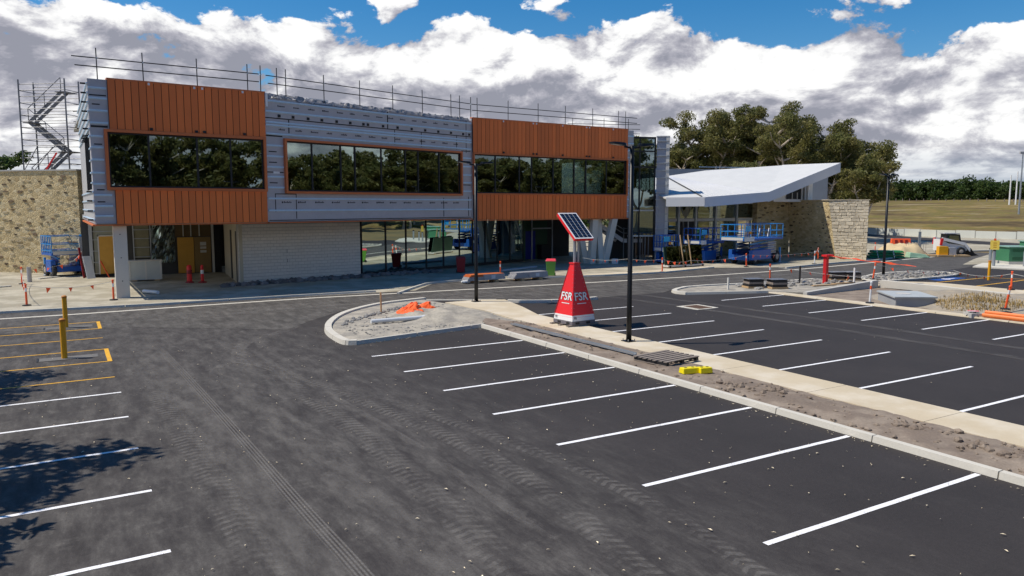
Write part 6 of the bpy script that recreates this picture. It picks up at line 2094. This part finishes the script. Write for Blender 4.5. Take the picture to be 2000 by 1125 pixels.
# floodlight masts at the right edge
for (x, y, h, lb_) in ((179.4, 86.1, 13.0, 'tall floodlight mast with a flat head at the right edge'), (235.8, 114.2, 9.5, 'thin pale mast left of the floodlight mast'), (235.2, 115.6, 8.5, 'second thin pale mast beside the floodlight mast')):
    r = empty('floodlight_mast', (x, y, terrain_z(x, y)), R(-30), lb_, 'mast', 'masts beyond the paddock')
    MB().tube((0, 0, 0), (0, 0, h), .20 if h > 12 else .22, .12 if h > 12 else .16, 8).build('pole', M_galv if h > 12 else M_white, r, local=True)
    if h > 12:
        MB().box(-.7, -.2, h, .9, .2, h + .5).build('lamp_bank', M_wrap, r, local=True)

# ------------------------------------------------------------------ trees
def leaves(centers, radii, per, size, seed, flat=.75, droop=.3):
    """leaf faces spread through ellipsoid clumps; returns vertex and face arrays"""
    g_ = np.random.default_rng(seed)
    V = []
    for c, r in zip(centers, radii):
        n = int(per * (r / 1.2) ** 2)
        d = g_.normal(size=(n, 3)); d /= np.linalg.norm(d, axis=1)[:, None]
        rad = r * g_.random(n) ** .45
        p = np.array(c) + d * rad[:, None] * np.array([1, 1, flat])
        a = g_.normal(size=(n, 3)); a[:, 2] -= droop; a /= np.linalg.norm(a, axis=1)[:, None]
        b = g_.normal(size=(n, 3)); b -= (b * a).sum(1)[:, None] * a; b /= np.linalg.norm(b, axis=1)[:, None]
        s = size * g_.uniform(.6, 1.4, n)[:, None]
        q = np.stack([p - a * s, p + b * s * .42, p + a * s, p - b * s * .42], 1)
        V.append(q.reshape(-1, 3))
    V = np.concatenate(V)
    F = np.arange(len(V)).reshape(-1, 4)
    return V, F


def leaf_mesh(name, V, F, m):
    me = bpy.data.meshes.new(name)
    me.vertices.add(len(V)); me.vertices.foreach_set('co', V.astype(np.float32).ravel())
    me.loops.add(F.size); me.loops.foreach_set('vertex_index', F.astype(np.int32).ravel())
    me.polygons.add(len(F)); me.polygons.foreach_set('loop_start', (np.arange(len(F)) * 4).astype(np.int32))
    me.polygons.foreach_set('loop_total', np.full(len(F), 4, np.int32))
    me.update(calc_edges=True)
    me.materials.append(m)
    return me


def limb(mb, p, d, L, r, n, rr, bend=.18):
    """wandering tapered limb; returns its points"""
    pts = [Vector(p)]
    d = Vector(d).normalized()
    for i in range(n):
        d = (d + Vector((rr.uniform(-bend, bend), rr.uniform(-bend, bend), rr.uniform(-.05, .14)))).normalized()
        q = pts[-1] + d * (L / n)
        mb.tube(pts[-1], q, r * (1 - i / n * .75), r * (1 - (i + 1) / n * .75), 6)
        pts.append(q)
    return pts


def gum_tree(loc, h, spread, seed, label, group, per=150, size=.24, dense=1.0, mleaf=None, low=.35, name='gum_tree', lean=(0, 0)):
    rr = random.Random(seed)
    r = empty(name, loc, 0, label, 'tree', group)
    tr = MB()
    trunk_top = h * low
    forks = rr.choice((2, 3, 3))
    base = Vector((0, 0, -.3))
    cents, rads = [], []
    tp_ = limb(tr, base, (lean[0] + rr.uniform(-.08, .08), lean[1] + rr.uniform(-.08, .08), 1), trunk_top + .3, h * .024, 4, rr, .06)
    for f in range(forks):
        a = 2 * math.pi * (f + rr.random() * .5) / forks
        pts = limb(tr, tp_[-1], (math.cos(a) * .45 + lean[0], math.sin(a) * .45 + lean[1], 1), h * .52, h * .015, 5, rr, .2)
        for k in range(2, 6):
            for s in range(3):
                b = rr.uniform(0, 6.28)
                L = spread * rr.uniform(.35, .75)
                q = limb(tr, pts[k], (math.cos(b), math.sin(b), rr.uniform(.15, .8)), L, h * .007, 3, rr, .25)
                for e in q[2:]:
                    cents.append(e + Vector((rr.uniform(-.3, .3), rr.uniform(-.3, .3), rr.uniform(0, .5)))); rads.append(spread * rr.uniform(.13, .26) * dense)
    for k in range(int(5 * dense)):
        b = rr.uniform(0, 6.28); d_ = spread * rr.uniform(.2, .8)
        cents.append(Vector((math.cos(b) * d_ + lean[0] * h * .5, math.sin(b) * d_ + lean[1] * h * .5, h * rr.uniform(low + .08, .82)))); rads.append(spread * rr.uniform(.16, .28))
    top = max(c.z for c in cents)
    sc_ = h / (top + spread * .2)
    tr.v = [(p[0], p[1], p[2] * sc_) for p in tr.v]
    tr.build('trunk', M_bark, r, local=True)
    C_ = [(c.x, c.y, c.z * sc_) for c in cents]
    V, F = leaves(C_, rads, per, size, seed, .62, .5)
    o = bpy.data.objects.new('crown', leaf_mesh('crown', V, F, mleaf or M_leaf))
    col.objects.link(o); o.parent = r
    return r


GR = 'gum trees in the grove behind the white roof'
grove = [
    ((70.3, 82.0), 14.6, 4.2, 'gum tree partly hidden behind the glazed stair tower'),
    ((75.3, 82.9), 14.8, 4.4, 'gum tree just right of the insulated fin, rounded low crown'),
    ((80.2, 83.9), 16.6, 4.4, 'gum tree left of the left peak of the grove, lower crown'),
    ((79.3, 79.1), 18.8, 4.6, 'tall gum tree with an open domed crown, left peak of the grove'),
    ((85.7, 81.1), 18.2, 4.4, 'gum tree between the left and the middle peak of the grove'),
    ((83.1, 75.1), 19.2, 4.8, 'tallest gum tree with pale forked limbs at the middle peak of the grove'),
    ((89.4, 77.0), 18.8, 4.6, 'tall gum tree on the right shoulder of the middle peak'),
    ((85.0, 69.8), 17.4, 4.6, 'gum tree above the middle of the white wing roof'),
    ((91.3, 71.6), 17.4, 4.6, 'gum tree above the right half of the white wing roof'),
    ((88.0, 66.0), 15.8, 4.6, 'gum tree above the tip of the white wing roof'),
    ((92.6, 66.6), 15.0, 4.6, 'gum tree with bare lower limbs right of the wing roof tip'),
    ((90.5, 62.5), 13.2, 4.4, 'broad gum tree standing above the cream stone end face'),
    ((86.0, 59.2), 11.4, 3.6, 'rightmost gum tree of the grove, branches reaching out over the paddock'),
    ((92.3, 98.5), 16.5, 5.6, 'dense gum tree at the back left of the grove'),
    ((98.9, 91.8), 18.0, 5.8, 'dense gum tree at the back left of the middle peak'),
    ((104.3, 85.7), 17.5, 5.8, 'dense gum tree at the back centre of the grove'),
    ((106.1, 78.6), 15.5, 5.6, 'dense gum tree at the back right of the grove'),
    ((73.2, 65.1), 10.6, 3.0, 'small bright green tree close behind the white roof'),
    ((83.1, 93.4), 15.0, 5.4, 'dense gum tree at the far back left behind the stair tower'),
    ((66.5, 80.5), 13.6, 4.6, 'dense gum tree showing left of the stair tower roof'),
    ((77.0, 88.5), 14.6, 5.0, 'dense gum tree filling the gap right of the insulated fin')]
for i, ((x, y), h, s, lb_) in enumerate(grove):
    gum_tree((x, y, 0), h, s * 1.12, 100 + i, lb_, GR, 290 if i < 13 else 150, .17 if i < 13 else .24, 1.12, low=.26 if i < 13 else .14, lean=(.06, -.06) if i == 12 else (0, 0))
for i, (x, y, h, lb_) in enumerate(((-13.0, 103, 13.0, 'green tree behind the left stone wall at the picture edge'), (-7.2, 100, 11.2, 'green tree behind the scaffold, lower of the two'))):
    gum_tree((x, y, 0), h, 4.6, 140 + i, lb_, 'trees behind the left stone wall', 170, .25, 1.15, M_leaf2, .2, 'tree')
# trees outside the frame whose shadows fall on the left bays
for i, (x, y, h) in enumerate(((-6.2, 24.6, 8.0), (-7.4, 17.8, 9.2), (-5.6, 14.6, 5.6))):
    gum_tree((x, y, 0), h, 3.4, 160 + i, 'gum tree beyond the left edge, known by its shadow on the left bays', 'trees beyond the left edge', 260, .17, 1.1)
# trees behind the viewer, seen as reflections in the glass
refl = [(2, -20), (9, -26), (15, -18), (21, -24), (28, -20), (35, -27), (42, -20), (50, -25), (58, -19), (65, -24), (72, -14), (80, -18), (86, -8), (95, -12), (100, -2), (108, -6),
        (113, 3), (121, 0), (126, 8), (136, 5), (12, -32), (30, -34), (46, -34), (62, -33), (78, -28), (92, -24), (106, -18), (120, -12), (134, -6), (145, 6), (93, 3), (79, -5)]
protos = []
for i, (x, y) in enumerate(refl):
    lb_ = 'gum tree behind the viewer, seen only as a reflection in the windows'
    if i < 4:
        t = gum_tree((x, y, 0), 13 + (i * 37 % 5), 5.0, 200 + i, lb_, 'trees reflected in the windows', 170, .30, 1.3, low=.2)
        protos.append(t)
    else:
        t = copy_tree(protos[i % 4])
        t.location = (x, y, 0); t.rotation_euler = (0, 0, i * 1.3)
        s = (.85 + .09 * (i * 7 % 5)) * (.92 if x > 66 and y > -20 else 1)
        t.scale = (1.15, 1.15, s)
# wooded skyline beyond the paddock, and its continuation to the left
cents, rads = [], []
rr = random.Random(77)
for i in range(240):
    t = rr.random()
    y = 70 + t * 190
    x = 300 + .12 * (y - 70) + rr.uniform(-6, 10)
    hh = 2.6 + 4.6 * max(0, (y - 80) / 150) + 3.2 * mnoise.noise(Vector((y * .05, 0, 3))) + 3.4 * mnoise.noise(Vector((y * .17, 2, 3)))
    z = terrain_z(x, y)
    for k in range(4):
        cents.append((x + rr.uniform(-2, 2), y + rr.uniform(-2, 2), z + hh * (.33 * k - .05) + .6)); rads.append(rr.uniform(1.8, 3.0))
V, F = leaves(cents, rads, 24, .62, 9, .8)
o = bpy.data.objects.new('far_trees', leaf_mesh('far_trees', V, F, M_leaf2))
col.objects.link(o)
tag(o, 'dark green belt of trees on the skyline beyond the paddock', 'trees', kind='stuff')
cents, rads = [], []
for i in range(160):
    y = rr.uniform(110, 150); x = rr.uniform(-60, 130)
    for k in range(2):
        cents.append((x, y, 1.5 + 2.2 * k + rr.uniform(0, 1.5))); rads.append(rr.uniform(1.5, 2.8))
V, F = leaves(cents, rads, 22, .6, 19, .8)
o = bpy.data.objects.new('rear_scrub', leaf_mesh('rear_scrub', V, F, M_leaf2))
col.objects.link(o)
tag(o, 'low dark scrub closing the view behind the buildings', 'scrub', kind='stuff')
